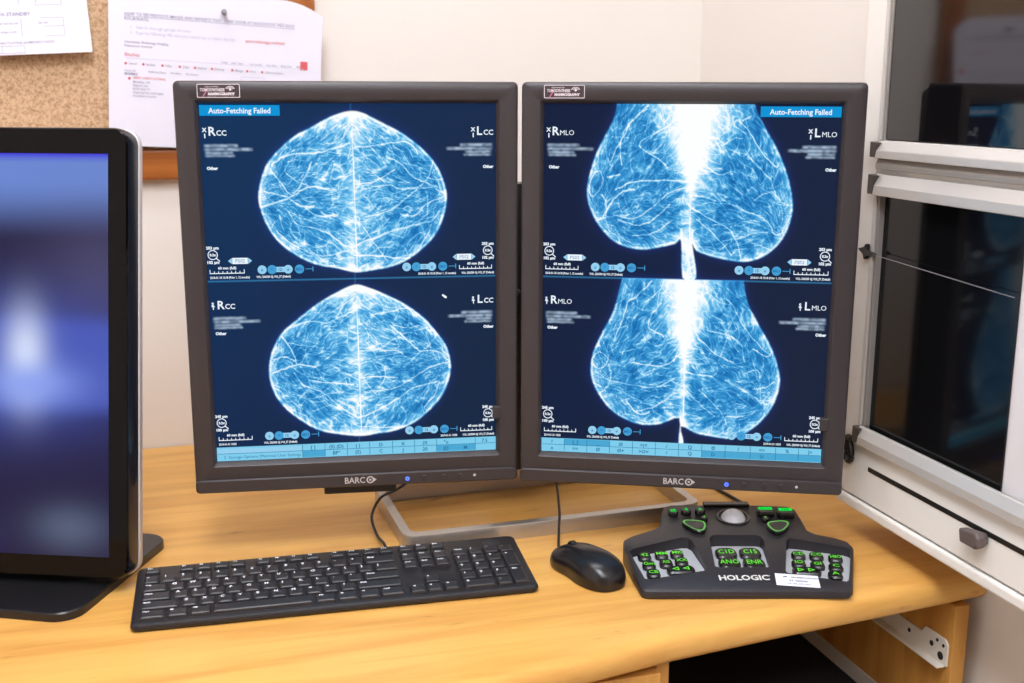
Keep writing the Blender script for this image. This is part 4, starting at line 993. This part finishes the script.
# ------------------------------------------------------------------ film viewing box on the right wall
M_VB = mat('viewer_enamel', (240, 236, 230), rough=.35, spec=.5)
M_VBM = mat('viewer_metal', (212, 208, 204), rough=.42, metal=.4)
M_VBD = mat('viewer_dark_metal', (160, 154, 148), rough=.45, metal=.35)
M_VBG = mat('viewer_black_film', (12, 12, 14), rough=.11, spec=.35)
M_VBP = mat('viewer_dark_pane', (13, 12, 14), rough=.06, spec=.9, coat=.05)
M_VBO = mat('viewer_opal', (226, 222, 224), rough=.25)
M_CLIPD = mat('corner_clip_brown', (70, 62, 58), rough=.45)
M_BLK = mat('black_plastic', (18, 17, 18), rough=.45)
T0 = .95
vb = thing('film_viewer', 'white wall mounted film viewing box with dark glass panes and a slider knob', 'light box', room(0, T0, ZD + .043), TH - math.pi / 2)
def vbox(name, t0, t1, y0, y1, z0, z1, m, bevel=.001, parent=vb):
    return MB().box(t0 - T0, t1 - T0, y0, y1, z0 - .043, z1 - .043).build(name, m, parent, bevel=bevel)
T1, ZT = 1.36, 1.02
PANE_TURN = 1.1                             # the upper pane sits slightly askew in its frame
FY = -.075                                   # front of the housing
vbox('housing', .613, T1, -.058, .013, .0585, ZT, M_VB, .002)
vbox('bottom_lip', .613, T1, FY - .003, .013, .043, .0570, M_VB, .003)
vbox('slider_panel', .613, T1, FY, -.058, .0595, .134, M_VB, .0015)
vbox('frame_stile', .613, .6535, FY, -.058, .135, ZT, M_VB, .0015)
vbox('frame_stile', T1 - .046, T1, FY, -.058, .135, ZT, M_VB, .0015)
vbox('frame_rail', .6545, T1 - .047, FY, -.058, .442, .506, M_VB, .001)
vbox('frame_rail', .6545, T1 - .047, FY, -.058, .955, ZT, M_VB, .001)
for z0, z1 in ((.506, .955), (.155, .442)):
    vbox('pane_trim', .6540, .6600, FY - .003, -.060, z0, z1, M_VBM, .001)
    vbox('pane_trim', .6605, .6650, FY - .001, -.060, z0, z1, M_VBD, .001)
op = vbox('opal_screen', .666, T1 - .048, -.066, -.0585, .150, .446, M_VBO, .0005)
vbox('film_shutter', .6655, .905, -.0685, -.0665, .1515, .4445, M_VBG, 0)
MB().box(0, T1 - .048 - .6655, -.0085, 0, .5075 - .043, .954 - .043).build('dark_pane', M_VBP, vb, loc=(.6655 - T0, -.0655, 0), rot=(0, 0, math.radians(PANE_TURN)))
def rail(z0, z1, slope, m):                  # sloping metal ledge along a pane
    a, b = .6590 - T0, T1 - .048 - T0
    pr_ = [(-.0745, z0), (-.0745, z1), (-.079, z1), (-.079 - slope, z0 + (z1 - z0) * .45), (-.079 - slope, z0)]
    MB().loft([[(x, y, z - .043) for y, z in pr_] for x in (a, b)]).build('pane_ledge', m, vb, bevel=.0007, seg=1)
    if m is M_VBD: return
    MB().loft([[(a + dx, y - .0008, z - .043) for dx, z in ((-.006, z0 + .001), (.004, z0 + .001), (.008, z1 - .002), (-.006, z1 - .001))] for y in (-.079 - slope, FY - .0002)]).build('corner_clip', M_CLIPD, vb, bevel=.0005, seg=1)
rail(.4855, .5055, .007, M_VBM); rail(.4725, .4850, .003, M_VBD); rail(.4420, .4670, .007, M_VBM); rail(.1320, .1545, .005, M_VBM)
vbox('slider_slot', .679, 1.25, FY - .0006, FY + .001, .1005, .1065, M_BLK, 0)
kn = MB()
kl_ = [(-.024, .006), (-.020, -.012), (.012, -.012), (.019, -.006), (.019, .006), (.012, .012), (-.018, .008)]
kn.loft([[(.893 - T0 + a * f_ * .78, y, .097 - .043 + b * f_ * .78) for a, b in kl_] for y, f_ in ((FY - .001, .75), (FY - .006, .8), (FY - .008, 1), (FY - .016, 1), (FY - .018, .85))])
kn.build('slider_knob', mat('knob_grey', (96, 84, 82), rough=.45), vb, bevel=.0015)
MB().tube([(.648 - T0, FY - .006, .371 - .043), (.700 - T0, FY - .005, .3690 - .043), (.911 - T0, FY - .004, .360 - .043)], .00045, 6).build('wire', mat('wire_steel', (150, 150, 156), rough=.45, metal=.3), vb)
MB().loft([[(x - T0, y, z - .043) for x, z in ((.634, .374), (.646, .3775), (.650, .382), (.653, .375), (.668, .370), (.653, .367), (.648, .362), (.645, .3685))] for y in (FY - .0005, FY - .007)]).build('wire_clip', M_BLK, vb, bevel=.0006, seg=1)
lp = smooth_path([(.637, .130), (.634, .118), (.635, .107), (.641, .103), (.646, .108), (.645, .118), (.640, .130)], 5)
MB().tube([(x - T0, FY - .004, z - .043) for x, z in lp], .0040, 8).build('hanging_loop', M_BLK, vb, smooth=True)
vbox('loop_tab', .633, .645, FY - .007, FY - .0003, .128, .136, M_BLK, .001)
